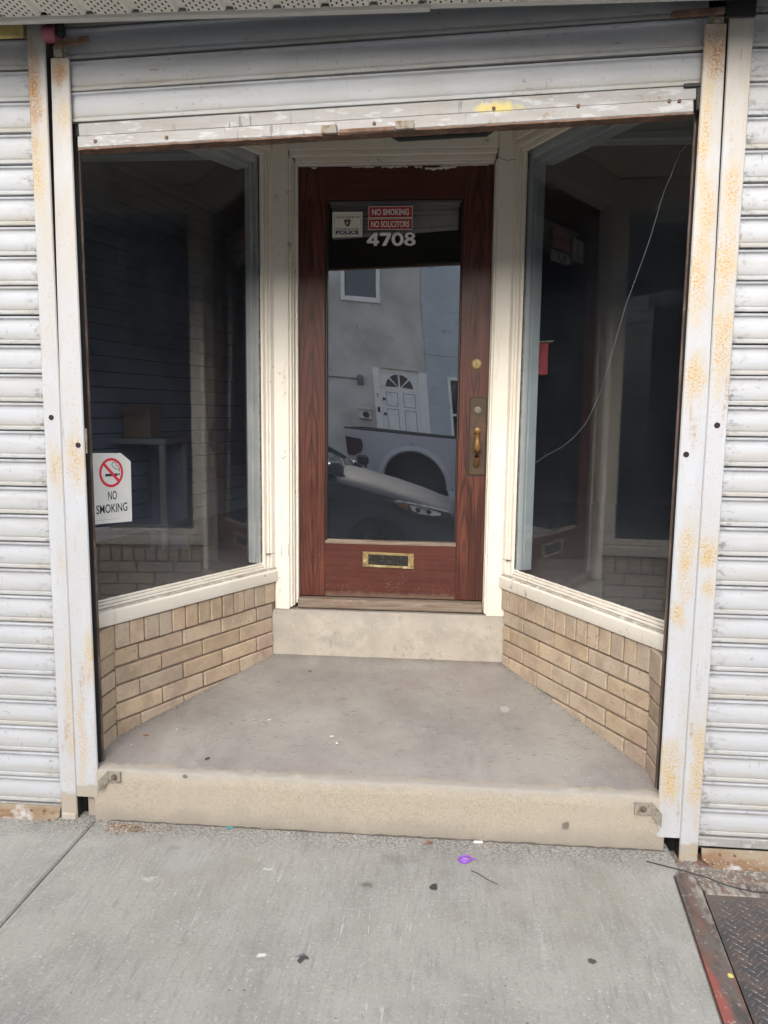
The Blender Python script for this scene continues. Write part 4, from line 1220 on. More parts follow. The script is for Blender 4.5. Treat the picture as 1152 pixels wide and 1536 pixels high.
def side_shutter(label, x0, x1, zline, zbot, plate, sgn):
    t = thing('roller_shutter', ((x0 + x1) / 2, .03, 0), label, 'roller shutter', 'closed shutters beside the entrance')
    first = None
    k0 = math.floor((zline - zbot) / PIT)
    z = zline - k0 * PIT
    base = z
    while z < 2.72:
        if first is None:
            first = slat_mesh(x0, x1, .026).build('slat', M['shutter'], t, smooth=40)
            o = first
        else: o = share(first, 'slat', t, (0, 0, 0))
        o.location = (0, (random.random() - .5) * .0016, z + (random.random() - .5) * .0014)
        o.rotation_euler = ((random.random() - .5) * .012, (random.random() - .5) * .0016, 0)
        z += PIT
    # bottom bar and foot plate
    mb = MB()
    mb.box(x0, x1, .014, .032, zbot - .0, base - .003, b=.003)
    mb.build('bottom_bar', M['shutter_bar'], t)
    fp = MB()
    px, zf = plate
    ends = (px, x1) if sgn > 0 else (x0, px)
    pr = lambda x, ins: [Vector((x, .012, zf + .045)), Vector((x, .006, zf + .045)), Vector((x, -.006, zf + .012)), Vector((x - sgn * ins, -.040, zf - .0)), Vector((x - sgn * ins, -.040, zf - .012)), Vector((x, .012, zf - .012))]
    A = pr(ends[0], -.03 if sgn > 0 else 0)
    B = pr(ends[1], -.03 if sgn < 0 else 0)
    fp.loft([A, B])
    fo = fp.build('foot_plate', M['sill_plate'], t)
    for d, yy, zz in ((.03, -.022, .008), (.06, .0, .03), (.11, .0, .03), (.30, -.022, .008), (.42, .0, .03)):
        MB().lathe((px + sgn * d, yy - .002, zf + zz), (0, -.6, .8), [(0, .005), (.003, .004), (.0035, .001)], 10).build('screw', M['rust'], fo)
    return t


lsh = side_shutter('closed grey white roller shutter left of the entrance, yellowed hood at its top', -3.2, -1.3915, 2.303, .038, (-1.395, -.005), -1)
rsh = side_shutter('closed grey white roller shutter right of the entrance, by the steel hatch', .8925, 3.1, 2.118, .018, (.905, -.03), 1)
MB().box(-3.2, -1.396, -.014, .0, 2.685, 2.80, b=.005).build('hood', M['yellow'], lsh)
MB().box(.876, .8923, .03, .045, -.03, .05).build('end_stop', M['brown_steel'], rsh)

# raised shutter across the entrance, hanging 2.2 degrees out of level
TI = R(2.2)
def tilt(p):
    c = Vector((-.2, p.y, 2.47))
    x, z = p.x + .2, p.z - 2.47
    return Vector((-.2 + x * math.cos(TI) - z * math.sin(TI), p.y, 2.47 + x * math.sin(TI) + z * math.cos(TI)))


ct = thing('roller_shutter', (-.25, .03, 2.38), 'rolled-up grey shutter hanging askew above the entrance, rusty lower lip', 'roller shutter')
x0c, x1c = -1.262, .772
c0 = Vector((-.2, 0, 2.47))
first = None
for k in range(5):
    if first is None:
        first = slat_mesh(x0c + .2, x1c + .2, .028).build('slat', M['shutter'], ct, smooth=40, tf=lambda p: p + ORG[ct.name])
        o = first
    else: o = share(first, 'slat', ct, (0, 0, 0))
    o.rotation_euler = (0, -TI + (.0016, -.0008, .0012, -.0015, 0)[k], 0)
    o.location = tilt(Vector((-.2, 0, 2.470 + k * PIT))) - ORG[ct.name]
MB().box(-1.236, .758, .016, .034, 2.428, 2.4685, b=.002).build('bottom_slat', M['shutter_bar'], ct, tf=tilt)
bar = MB()
bar.loft([[Vector((x, .012, 2.4262)), Vector((x, .006, 2.424)), Vector((x, .0035, 2.39)), Vector((x, .006, 2.386)), Vector((x, .040, 2.386)), Vector((x, .040, 2.4262))] for x in (-1.236, .727)])
bo = bar.build('bottom_bar', M['shutter_bar'], ct, tf=tilt)
lip = MB()
rn = random.Random(2)
lip.loft([[Vector((x, .001 + rn.random() * .001, 2.3855)), Vector((x, .000, 2.381 - rn.random() * .002)), Vector((x, .004, 2.3795)), Vector((x, .05, 2.3795)), Vector((x, .05, 2.3855))] for x in [-1.236 + 1.963 * i / 60 for i in range(61)]])
lip.build('rusty_lip', M['rust'], bo, tf=tilt)
for a, b in ((-.425, -.375), (-.188, -.130)): MB().box(a, b, -.014, .003, 2.3815, 2.4075, b=.002).build('latch_block', M['brace'], bo, tf=tilt)
MB().box(-.368, -.190, -.004, .003, 2.382, 2.396, b=.002).build('latch_bar', M['rust'], bo, tf=tilt)
for x, z in ((-.257, 2.409), (.38, 2.425), (.655, 2.423), (.685, 2.422), (-1.176, 2.406), (-.936, 2.404), (.12, 2.433)):
    MB().lathe((x, .004, z), (0, -1, 0), [(0, .0062), (.003, .0055), (.004, .002), (.0041, .0005)], 12).build('bolt', M['rust'], bo, tf=tilt)
# inside face: pull handle and padlock hasp, mirrored in the glass
hd = MB()
hd.tube([(-.20, .043, 2.40), (-.20, .075, 2.394), (-.185, .085, 2.388), (.10, .085, 2.388), (.115, .075, 2.394), (.115, .043, 2.40)], .011, 10)
hd.build('pull_handle', M['black_steel'], bo, smooth=50, tf=tilt)
MB().box(.05, .10, .039, .06, 2.455, 2.485, b=.004).build('lock_case', M['white_metal'], bo, tf=tilt)
MB().box(-1.23, .72, .0405, .0425, 2.383, 2.4355).build('inner_bar_skin', M['black_steel'], bo, tf=tilt)
MB().box(-1.255, .77, .0335, .0385, 2.436, 2.96).build('inner_skin', M['black_steel'], ct, tf=tilt)
ends = MB()
ends.box(.70, .768, .008, .0345, 2.462, 2.474, b=.002)
ends.box(.738, .772, .010, .0345, 2.395, 2.461, b=.002)
ends.build('end_lock', M['black_steel'], ct, tf=tilt)

# red tube end of the barrel above the left posts
pk = thing('barrel_tube', (-1.31, .02, 2.70), 'faded red tube end above the inner left steel post', 'tube')
MB().lathe((-1.334, .012, 2.703), (1, 0, 0), [(0, .026), (.042, .026), (.043, .021), (.04, .001)], 22).build('tube', M['pink'], pk, smooth=40)
MB().box(-1.3285, -1.3245, .040, .12, 2.67, 2.765, b=.002).build('end_plate', M['brown_steel'], pk)
MB().box(-1.291, -1.262, -.008, .018, 2.69, 2.73, b=.008).build('mount', M['black_steel'], pk)

# ---------------------------------------------------------------- soffit overhead
sf = thing('soffit', (0, -.3, 2.73), 'cream perforated vinyl soffit above the shutters', 'soffit')
MB().box(-3.4, -.0815, -.072, -.050, 2.704, 2.722, b=.003).build('trim', M['white_metal'], sf)
MB().box(-.0825, 3.3, -.074, -.052, 2.712, 2.732, b=.003).build('trim', M['white_metal'], sf)
MB().box(-.098, -.0820, -.0755, -.0722, 2.7035, 2.7225).build('trim_lap', M['white_metal'], sf)
PW = .148
soff_y = -.30
first = None
pm = MB()
x0 = 0.
def sof_panel():
    mb = MB()
    y1, y0 = -.074, soff_y
    z = 2.716
    prof = [(0, z + .012), (.006, z), (.122, z), (.129, z + .012), (.141, z + .012), (.1475, z + .012)]
    mb.loft([[Vector((a, y, b)) for a, b in prof] + [Vector((.1475, y, z + .02)), Vector((0, y, z + .02))] for y in (y1, y0)])
    return mb
def sof_holes():
    mb = MB()
    for r in range(7):
        for c in range(8):
            x = .013 + r * .0158
            y = -.086 - c * .025 - (r % 2) * .0125
            mb.add([(x - .0028, y - .006, 2.7157), (x + .0028, y - .006, 2.7157), (x + .0028, y + .006, 2.7157), (x - .0028, y + .006, 2.7157)], [(0, 1, 2, 3)])
    return mb
p0 = sof_panel().build('panel', M['soffit'], sf)
h0 = sof_holes().build('perforations', M['dark'], p0)
h0['kind'] = 'stuff'
xs = -3.35
i = 0
while xs < 3.2:
    if i == 0: p, h = p0, h0
    else:
        p = share(p0, 'panel', sf, (0, 0, 0))
        h = share(h0, 'perforations', p, (0, 0, 0))
        h['kind'] = 'stuff'
    p.location = (xs, 0, 0)
    xs += PW
    i += 1
MB().box(-3.4, 3.3, soff_y - .02, .078, 2.9205, 2.96).build('cover', M['white_metal'], sf)  # unseen cover, added to stop sky light leaking down behind the fascia
MB().box(-3.4, 3.3, soff_y - .02, soff_y - .002, 2.70, 2.92, b=.004).build('fascia', M['white_metal'], sf)

# ---------------------------------------------------------------- brackets at the stoop edge
def bracket(x0, x1, z0, z1, sg, label):
    t = thing('angle_bracket', ((x0 + x1) / 2, 0, (z0 + z1) / 2), label, 'bracket', 'small brackets at the stoop edge')
    mb = MB()
    mb.box(x0, x1, -.006, -.001, z0, z1, b=.0015)
    e = x1 if sg > 0 else x0
    fold = [Vector((e, -.0062, z0 + .004)), Vector((e, -.0062, z1)), Vector((e + sg * .030, -.024, z1 - .030)), Vector((e + sg * .030, -.024, z0 - .034))]
    back = [v + Vector((0, .005, 0)) for v in fold]
    mb.prism(fold, back)
    mb.build('plate', M['brace'], t)
    c = ((x0 + x1) / 2, -.006, (z0 + z1) / 2)
    MB().lathe(c, (0, -1, 0), [(0, .012), (.001, .012), (.0015, .0085), (.007, .008), (.009, .005), (.0092, .0005)], 10).build('bolt', M['bolt'], t)
bracket(-1.203, -1.158, .150, .194, -1, 'small rusty angle bracket on the stoop edge by the left post')
bracket(.669, .727, .131, .178, 1, 'small rusty angle bracket on the stoop edge by the right post')

# ---------------------------------------------------------------- steel cellar hatch
ht = thing('cellar_hatch', (1.5, -.9, 0), 'steel tread plate hatch with red and rust frame, in the sidewalk at lower right', 'hatch')
hz = lambda x: -.004
mb = MB()
fw = .074
mb.prism([Vector((hx(-.145), -.145, -.06)), Vector((hx(-1.69), -1.69, -.06)), Vector((hx(-1.69) + fw, -1.69, -.06)), Vector((hx(-.145) + fw, -.145, -.06))], [Vector((hx(-.145) + .002, -.145, .002)), Vector((hx(-1.69) + .002, -1.69, .002)), Vector((hx(-1.69) + fw - .004, -1.69, .006)), Vector((hx(-.145) + fw - .004, -.145, .004))])
mb.build('frame', M['hatch_frame'], ht)
MB().box(.85, 2.59, -.215, -.145, -.06, -.012, b=.004).build('frame', M['hatch_frame'], ht)
pm = MB()
pm.prism([Vector((hx(-.22) + fw + .006, -.22, -.06)), Vector((hx(-1.69) + fw + .006, -1.69, -.06)), Vector((2.59, -1.69, -.06)), Vector((2.59, -.22, -.06))], [Vector((hx(-.22) + fw + .006, -.22, -.010)), Vector((hx(-1.69) + fw + .006, -1.69, -.006)), Vector((2.59, -1.69, -.006)), Vector((2.59, -.22, -.010))])
pm.build('tread_plate', M['cell_plate'], ht)
lg = MB()
st = .030
i = 0
y = -.245
row = 0
while y > -1.2:
    x = hx(y) + fw + .022 + (row % 2) * st / 2
    k = 0
    while x < 1.55:
        an = R(45) if (k + row) % 2 == 0 else R(-45)
        c, s_ = math.cos(an), math.sin(an)
        zz = -.0098 + .004 * (-.22 - y) / 1.47
        V = []
        for (a, b, h) in ((-.0125, 0, 0), (-.005, -.0036, 0), (.005, -.0036, 0), (.0125, 0, 0), (.005, .0036, 0), (-.005, .0036, 0), (-.007, 0, .0024), (.007, 0, .0024)):
            V.append((x + a * c - b * s_, y + a * s_ + b * c, zz + h))
        lg.add(V, [(0, 1, 6), (1, 2, 7, 6), (2, 3, 7), (3, 4, 7), (4, 5, 6, 7), (5, 0, 6)])
        x += st
        k += 1
    y -= st * .52
    row += 1
lg.build('tread_lugs', M['lug'], ht, kind='stuff')

# ---------------------------------------------------------------- small litter
pr = thing('plastic_ring', (.088, -.126, 0), 'purple plastic ring lying on the sidewalk', 'litter')
mb = MB()
N = 28
pts = [Vector((.088 + .020 * math.cos(2 * math.pi * k / N), -.126 + .017 * math.sin(2 * math.pi * k / N), .006 + .003 * math.sin(2 * math.pi * k / N + 1))) for k in range(N + 1)]
mb.tube(pts, .0032, 8)
mb.build('ring', M['purple'], pr, smooth=60)
MB().lathe((.088, -.127, .0005), (0, 0, 1), [(0, .015), (.0015, .0155), (.002, .013), (.0008, .012), (.0006, .001)], 24).build('disc', M['purple_pale'], pr, smooth=40)
mb = MB().box(.107, .130, -.121, -.116, .003, .0055, b=.001)
mb.build('tab', M['purple'], pr)
cb = MB().tube([(.122, -.016, .005), (.152, -.014, .005)], .0045, 10).build('cigarette_butt', M['chip_white'])
tag(cb, 'white cigarette butt against the stoop edge above the purple ring', 'litter')
def leaf(c, s, name, m, label, cat, rot=0, lift=.004):
    mb = MB()
    out = [(-1, 0), (-.5, .35), (-.2, .3), (0, .62), (.3, .35), (.65, .4), (1, 0), (.6, -.3), (.3, -.28), (0, -.6), (-.3, -.3), (-.6, -.34)]
    cr_, sr_ = math.cos(rot), math.sin(rot)
    V = [(c[0], c[1], c[2] + lift)]
    for i, (a, b) in enumerate(out):
        V.append((c[0] + s * (a * cr_ - b * sr_), c[1] + s * (a * sr_ + b * cr_), c[2] + .001 + lift * (.3 if i % 2 else .9)))
    n = len(out)
    F = [(0, 1 + i, 1 + (i + 1) % n) for i in range(n)]
    V2 = [(x, y, z + .0006) for x, y, z in V]
    mb.add(V + V2, F + [tuple(i + n + 1 for i in f[::-1]) for f in F])
    o = mb.build(name, m)
    return tag(o, label, cat)
leaf((-.036, -.036, 0), .018, 'dry_leaf', M['leaf'], 'curled dry brown leaf at the stoop edge, left of the purple ring', 'leaf', .5, .008)
leaf((-1.085, -.06, 0), .022, 'dry_leaf', M['carton'], 'pale dry leaf in the litter by the left post', 'leaf', .2, .006)
leaf((-.754, -.012, 0), .012, 'candy_wrapper', M['teal'], 'small teal candy wrapper at the stoop edge', 'wrapper', .4, .008)
leaf((-.868, .1, floor_z(.1)), .014, 'leaf_scrap', M['twig'], 'dark curled leaf scrap near the front of the grey stoop', 'leaf', 1.2, .004)
leaf((-1.16, .245, floor_z(.245)), .013, 'leaf_scrap', M['leaf'], 'orange brown leaf scrap near the left brick wall', 'leaf', .1, .004)
leaf((-.62, .87, floor_z(.87)), .012, 'leaf_scrap', M['leaf'], 'brown leaf scrap at the back left of the stoop', 'leaf', .9, .004)
leaf((-.402, .25, floor_z(.25)), .009, 'paint_chip', M['chip_white'], 'white paint chip in the middle of the grey stoop', 'paint chip', 1.9, .003)
leaf((-.43, .30, floor_z(.30)), .010, 'paint_chip', M['chip_white'], 'flat white paint chip just behind the middle one on the stoop', 'paint chip', .1, .002)
leaf((-.705, .405, floor_z(.405)), .008, 'paint_chip', M['chip_white'], 'round white paint chip on the left half of the stoop', 'paint chip', .7, .003)
leaf((-1.055, .30, floor_z(.30)), .005, 'paint_chip', M['chip_white'], 'tiny white paint chip near the left brick wall', 'paint chip', .2, .002)
tw = MB().tube([(.108, -.183, .002), (.135, -.205, .004), (.16, -.23, .003), (.19, -.250, .002)], .0013, 5).build('twig', M['twig'])
tag(tw, 'thin curved dark twig on the sidewalk beside the purple ring', 'twig')
wi = MB().tube([(.70, -.07, .002), (.78, -.105, .004), (.87, -.150, .006), (.93, -.185, .002), (1.0, -.198, -.004), (1.12, -.20, -.006)], .002, 6).build('loose_wire', M['black_steel'])
tag(wi, 'loose dark wire across the corner of the steel hatch', 'wire')


def scatter(name, m, label, n, fn, smin, smax, seed):
    rn = random.Random(seed)
    mb = MB()
    for _ in range(n):
        x, y, z = fn(rn)
        s = rn.uniform(smin, smax)
        a = rn.uniform(0, 6.28)
        h = s * rn.uniform(.15, .5)
        pts = [(s, 0), (.2 * s, .5 * s * rn.uniform(.5, 1)), (-s * .8, .3 * s), (-.5 * s, -.5 * s * rn.uniform(.4, 1))]
        q = [(x + p * math.cos(a) - r * math.sin(a), y + p * math.sin(a) + r * math.cos(a)) for p, r in pts]
        V = [(p, r, z) for p, r in q] + [(x, y, z + h)]
        mb.add(V, [(0, 1, 4), (1, 2, 4), (2, 3, 4), (3, 0, 4), (3, 2, 1, 0)])
    o = mb.build(name, m)
    return tag(o, label, 'litter', kind='stuff')


scatter('leaf_litter', M['litter'], 'crumbled leaf litter swept against the foot of the left post', 420, lambda r: ((lambda u: (-1.20 + abs(r.gauss(0, .11)), -.015 - abs(r.gauss(0, .03)), .0005))(0)), .002, .007, 4)
scatter('grit', M['grit'], 'pale grit along the foot of the stoop edge', 1500, lambda r: (r.uniform(-1.2, .80), -.004 - abs(r.gauss(0, .045)), .0003), .0012, .0036, 6)
scatter('dirt', M['grit'], 'grit and crumbs around the hatch corner', 420, lambda r: (r.uniform(.66, 1.6), -.02 - abs(r.gauss(0, .09)), .004 if r.random() < 0 else -.008), .0015, .006, 8)
def corner(r):
    k = r.random()
    if k < .45:
        q = AL + tL * r.uniform(.0, LENL) + nL * (.004 + abs(r.gauss(0, .014)))
    elif k < .8:
        q = AR + tR * r.uniform(.0, LENR) + nR * (.004 + abs(r.gauss(0, .014)))
    else: q = Vector((r.uniform(-.83, .28), 1.048 - abs(r.gauss(0, .018)), 0))
    return (q.x, q.y, floor_z(q.y) + .0006)
scatter('corner_dirt', M['dirt'], 'dark dirt packed along the walls and step of the grey stoop', 1100, corner, .001, .0042, 14)
scatter('crumbs', M['leaf'], 'brown crumbs scattered over the grey stoop', 110, lambda r: ((lambda y: (r.uniform(-1.15 + y * .38, .68 - y * .4), y, floor_z(y) + .0006))(abs(r.triangular(.05, 1.03, .95)))), .0015, .0055, 12)

# ================================================================ behind the glass: the dark shop
room = thing('shop_interior', (-.2, 2.5, .53), 'dark empty shop room behind the windows and door', 'shop interior', kind='structure')
IW = M['int_wall']
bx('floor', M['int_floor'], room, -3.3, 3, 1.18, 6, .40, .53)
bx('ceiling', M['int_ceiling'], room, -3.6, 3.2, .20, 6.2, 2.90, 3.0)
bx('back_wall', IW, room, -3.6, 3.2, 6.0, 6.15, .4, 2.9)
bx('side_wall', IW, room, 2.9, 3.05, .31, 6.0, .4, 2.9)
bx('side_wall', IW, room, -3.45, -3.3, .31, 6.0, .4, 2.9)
# window decks
for sg, A_, B_, nn, tt, name in ((-1, AL, BL, nL, tL, 'deck'), (1, AR, BR, nR, tR, 'deck')):
    ln = (B_ - A_).length
    a = A_ - nn * .096 + tt * (-.05)
    b = A_ - nn * .096 + tt * (ln + .06)
    pts = [(a.x, a.y), (b.x, b.y), (b.x, 1.45), (sg * (2.7) - .2, 1.45), (sg * 2.7 - .2, .315), (a.x + sg * .05, .315)]
    mb = MB()
    mb.prism([Vector((x, y, .54)) for x, y in pts], [Vector((x, y, .748)) for x, y in pts])
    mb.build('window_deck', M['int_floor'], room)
for x0_, x1_, zb_ in ((.36, 2.6, 2.68), (-2.6, -.90, 2.645)):
    q = bx('ceiling_beam', M['blue_trim'], room, x0_, x1_, 1.02, 1.10, zb_, 2.899, b=.01)
    bx('beam_edge', M['blue_trim'], q, x0_, x1_, 1.008, 1.019, zb_, zb_ + .035, b=.003)
# skewed party wall of dark boards
pw = thing('board_wall', (-1.9, 2.0, .53), 'dark navy board wall inside the shop, seen through the left window', 'wall')
pd = Vector((.25, .97, 0)).normalized()
pn = Vector((pd.y, -pd.x, 0))
p0_ = Vector((-2.15, .9, 0))
tfp = lambda p: p0_ + pd * p[0] + pn * p[1] + Vector((0, 0, p[2]))
z = .75
while z < 2.88:
    b0 = MB().box(0, 2.6, -.02, 0, z, min(z + .083, 2.895), b=.004)
    b0.build('board', M['navy'], pw, tf=tfp)
    z += .0875
MB().box(0, 2.6, -.05, -.021, .53, 2.895).build('backing', M['dark'], pw, tf=tfp)
# show counter with white frame in front of it
ctr = thing('display_counter', (-1.66, 1.75, .53), 'off-white framed display counter inside the shop, behind the left window', 'counter')
cx0, cx1, cy0, cy1 = -2.03, -1.61, 1.72, 2.12
cnt = MB()
for x in (cx0, cx1 - .035):
    for y in (cy0, cy1 - .035):
        cq = MB().box(x, x + .035, y, y + .035, .53, 1.30, b=.003)
        cq.build('post', M['counter'], ctr)
for z0, z1 in ((1.301, 1.335), (.80, .84), (.53, .60)):
    rl = MB()
    rl.box(cx0 - .01, cx1 + .01, cy0 - .01, cy0 - .001, z0, z1, b=.003)
    rl.box(cx1 + .001, cx1 + .01, cy0, cy1, z0, z1, b=.003)
    rl.box(cx0 - .01, cx0 - .001, cy0, cy1, z0, z1, b=.003)
    rl.build('rail', M['counter'], ctr)
bx('top', M['int_floor'], ctr, cx0, cx1, cy0, cy1, 1.3005, 1.334, b=.002)
bx('back_panel', M['navy'], ctr, cx0 + .036, cx1 - .036, cy1 - .02, cy1 - .01, .53, 1.30)
cbx = thing('carton', (-1.81, 1.90, 1.335), 'brown open carton standing on the counter in the shop', 'box')
mb = MB()
for a in ((-1.89, -1.884, 1.82, 1.98), (-1.736, -1.73, 1.82, 1.98), (-1.8838, -1.7362, 1.82, 1.826), (-1.8838, -1.7362, 1.974, 1.98)): mb.box(a[0], a[1], a[2], a[3], 1.3355, 1.52)
mb.box(-1.8838, -1.7362, 1.8262, 1.9738, 1.3355, 1.342)
mb.build('sides', M['carton'], cbx)
MB().box(-1.89, -1.73, 1.76, 1.819, 1.512, 1.517, fn=lambda p: Vector((p.x, p.y, p.z - (1.819 - p.y) * .6))).build('flap', M['carton'], cbx)
# red box and paper on a dark inner post behind the right window
ip = bx('inner_post', IW, room, .30, .40, 1.30, 1.52, .75, 2.895)
rbx = thing('red_box', (.44, 1.36, 1.77), 'red box with white flap inside the right window, on the dark inner post', 'box')
bx('body', M['red_plastic'], rbx, .4005, .482, 1.325, 1.42, 1.69, 1.845, b=.003)
MB().box(.43, .505, 1.32, 1.415, 1.8465, 1.851, b=.001, fn=lambda p: Vector((p.x, p.y, p.z + (p.x - .43) * .06))).build('flap', M['sign_cream'], rbx)
MB().box(.4438, .4445, 1.3235, 1.3246, 1.691, 1.844).build('seam', M['dark'], rbx)
sp_ = bx('paper_strip', M['sign_cream'], None, .4005, .404, 1.33, 1.37, 2.26, 2.41)
tag(sp_, 'narrow pale paper strip on the dark inner post behind the right window', 'paper')

# ================================================================ the building round the shop
bd_ = thing('storefront_building', (0, 2, 0), 'plain building above and around the recessed shop front', 'building')
UW = M['far_brick']
bx('front_wall', M['int_wall'], bd_, -12, -1.405, .20, .31, -.1, 2.9)
bx('front_wall', M['int_wall'], bd_, .905, 12, .20, .31, -.1, 2.9)
bx('upper_wall', UW, bd_, -14, 14, .08, .45, 3.0, 3.7)
bx('roof', M['int_wall'], bd_, -14, 14, .45, 12, 3.4, 3.6)
bx('lintel', IW, bd_, -14, 14, -.048, .45, 2.905, 2.999)
mb = MB()
rc2 = [(-1.33, .066), (.83, .066), (.80, .18), (BR.x + .03, BR.y), (BR.x + .01, 1.209), (BL.x - .01, 1.209), (BL.x - .03, BL.y), (-1.31, .22)]
mb.prism([Vector((x, y, 2.805)) for x, y in rc2], [Vector((x, y, 2.85)) for x, y in rc2])
mb.build('recess_ceiling', P, bd_)
bx('shutter_box', M['black_steel'], bd_, -3.4, 3.3, .0625, .0655, 2.73, 2.90)
bx('end_wall', UW, bd_, -14, -13.7, .45, 12, -.1, 3.4)
bx('end_wall', UW, bd_, 13.7, 14, .45, 12, -.1, 3.4)
bx('rear_wall', UW, bd_, -13.7, 13.7, 11.7, 12, -.1, 3.4)
bx('jamb_filler', IW, bd_, -1.40, -1.332, .064, .198, -.1, 2.9)
bx('jamb_filler', IW, bd_, .832, .90, .064, .198, -.1, 2.9)
bx('door_side_wall', IW, bd_, -1.0, -.8275, 1.21, 1.30, .53, 2.9)
bx('door_side_wall', IW, bd_, .2895, .42, 1.21, 1.2995, .53, 2.9)
bx('transom_wall', IW, bd_, -.8270, .2890, 1.21, 1.30, 2.62, 2.9)

# ================================================================ across the street (mirrored in the door glass)
ob = thing('stucco_house', (-1.2, -12.3, 0), 'grey and blue-grey stucco house across the street', 'house')
YO = -12.0
gw = MB()
gw.box(-6, -2.36, YO - .3, YO, -.05, 4.8)
gw.box(-2.359, -1.521, YO - .3, YO, 2.601, 3.91)
gw.box(-2.359, -1.521, YO - .3, YO, 4.70, 4.8)
gw.box(-1.52, -.655, YO - .3, YO, 2.601, 4.8)
gw.box(-2.359, -1.82, YO - .3, YO, -.05, 2.60)
gw.build('wall', M['stucco'], ob)
bw = MB()
bw.box(-.65, -.21, YO - .3, YO + .02, -.05, 4.8)
bw.box(-.21, 1.1, YO - .3, YO + .02, 2.52, 4.8)
bw.box(-.21, 1.1, YO - .3, YO + .02, -.05, .95)
bw.box(1.1, 6, YO - .3, YO + .02, -.05, 4.8)
bw.build('wall', M['stucco_blue'], ob)
for z in (2.95,): MB().box(-.655, .4, YO + .0205, YO + .024, z, z + .02).build('crack_line', M['groove'], ob)
ow = MB()
for a in ((-2.36, -2.28, 3.91, 4.70), (-1.60, -1.52, 3.91, 4.70), (-2.28, -1.60, 3.91, 4.00), (-2.28, -1.60, 4.62, 4.70)): ow.box(a[0], a[1], YO - .12, YO + .04, a[2], a[3], b=.005)
wdo = ow.build('window', M['far_white'], ob)
MB().box(-2.28, -1.60, YO - .10, YO - .08, 4.00, 4.62).build('pane', M['far_glass'], wdo)
ow = MB()
for a in ((-.21, -.15, .95, 2.52), (1.04, 1.1, .95, 2.52), (-.15, 1.04, .95, 1.02), (-.15, 1.04, 2.46, 2.52), (-.15, 1.04, 1.70, 1.75)): ow.box(a[0], a[1], YO - .12, YO + .05, a[2], a[3], b=.005)
wdo = ow.build('window', M['far_white'], ob)
MB().box(-.15, 1.04, YO - .10, YO - .08, 1.02, 2.46).build('pane', M['far_glass'], wdo)
od = thing('white_door', (-1.25, YO, .2), 'white panelled door with fanlight across the street', 'door')
lx0, lx1, lt_ = -1.675, -.845, 2.55
bx('leaf', M['far_white'], od, lx0, lx1, YO - .10, YO - .05, .2, lt_)
bx('trim', M['far_white'], od, lx0 - .145, lx0 - .004, YO - .12, YO + .03, -.05, 2.57, b=.006)
bx('trim', M['far_white'], od, lx1 + .004, lx1 + .19, YO - .12, YO + .03, -.05, 2.57, b=.006)
bx('lintel', M['stucco'], od, lx0 - .003, lx1 + .003, YO - .12, YO - .001, 2.555, 2.60)
bx('lintel', M['stucco'], od, lx0 - .16, lx1 + .205, YO + .001, YO + .034, 2.5715, 2.60)  # head piece added to cover the brightly lit tops of the trims
fan = MB()
cxf, czf, rf = -1.265, 2.17, .30
for k in range(4):
    a0, a1 = math.pi * k / 4 + .06, math.pi * (k + 1) / 4 - .06
    pts = [(cxf + .05 * math.cos((a0 + a1) / 2), czf + .03)] + [(cxf + rf * math.cos(a0 + (a1 - a0) * j / 6), czf + rf * math.sin(a0 + (a1 - a0) * j / 6)) for j in range(7)]
    fan.prism([Vector((x, YO - .0495, z)) for x, z in pts], [Vector((x, YO - .045, z)) for x, z in pts])
fan.build('fanlight', M['far_glass'], od)
gv = MB()
for x0, x1 in ((-1.58, -1.32), (-1.20, -.94)):
    for z0, z1 in ((1.78, 2.08), (1.05, 1.72), (.35, .98)):
        for a in ((x0, x1, z1 - .015, z1), (x0, x1, z0, z0 + .015), (x0, x0 + .015, z0 + .0151, z1 - .0151), (x1 - .015, x1, z0 + .0151, z1 - .0151)): gv.box(a[0], a[1], YO - .0498, YO - .047, a[2], a[3])
gv.build('panel_groove', M['groove'], od)
for z in (1.92, 1.60): MB().lathe((-1.62, YO - .05, z), (0, 1, 0), [(0, .03), (.03, .03), (.035, .001)], 14).build('lock', M['brass_dark'], od)
for a in ((-1.79, -1.75, 2.20, 2.45, 'far_white'), (-1.765, -1.735, 1.93, 2.02, 'groove'), (-1.77, -1.72, 1.62, 1.73, 'truck_dark')): bx('trim_fitting', M[a[4]], od, a[0], a[1], YO + .0305, YO + .045, a[2], a[3])
mbx = thing('mailbox', (-2.06, YO + .05, 1.45), 'cream wall mailbox beside the white door across the street', 'mailbox')
bx('box', M['mail'], mbx, -2.20, -1.92, YO + .001, YO + .10, 1.44, 1.63, b=.01)
bx('lid', M['mail'], mbx, -2.215, -1.905, YO + .001, YO + .13, 1.632, 1.69, b=.012)
MB().lathe((-2.03, YO + .10, 1.53), (0, 1, 0), [(0, .07), (.01, .065), (.012, .001)], 18).build('emblem', M['truck_dark'], mbx)
wlp = thing('wall_lamp', (-2.09, YO + .05, 2.25), 'small dark wall lamp left of the white door across the street', 'lamp')
bx('mount', M['pole'], wlp, -2.17, -2.03, YO + .001, YO + .03, 2.16, 2.36, b=.01)
MB().lathe((-2.09, YO + .09, 2.18), (0, 0, 1), [(0, .04), (.12, .075), (.16, .06), (.20, .02)], 14).build('shade', M['pole'], wlp)
bx('cable', M['pole'], wlp, -4.5, -2.171, YO + .001, YO + .02, 2.27, 2.295)
rg = bx('grille', M['truck_dark'], None, -2.35, -1.85, YO + .001, YO + .06, 1.02, 1.25, b=.01)
tag(rg, 'dark wall grille below the mailbox across the street', 'grille')
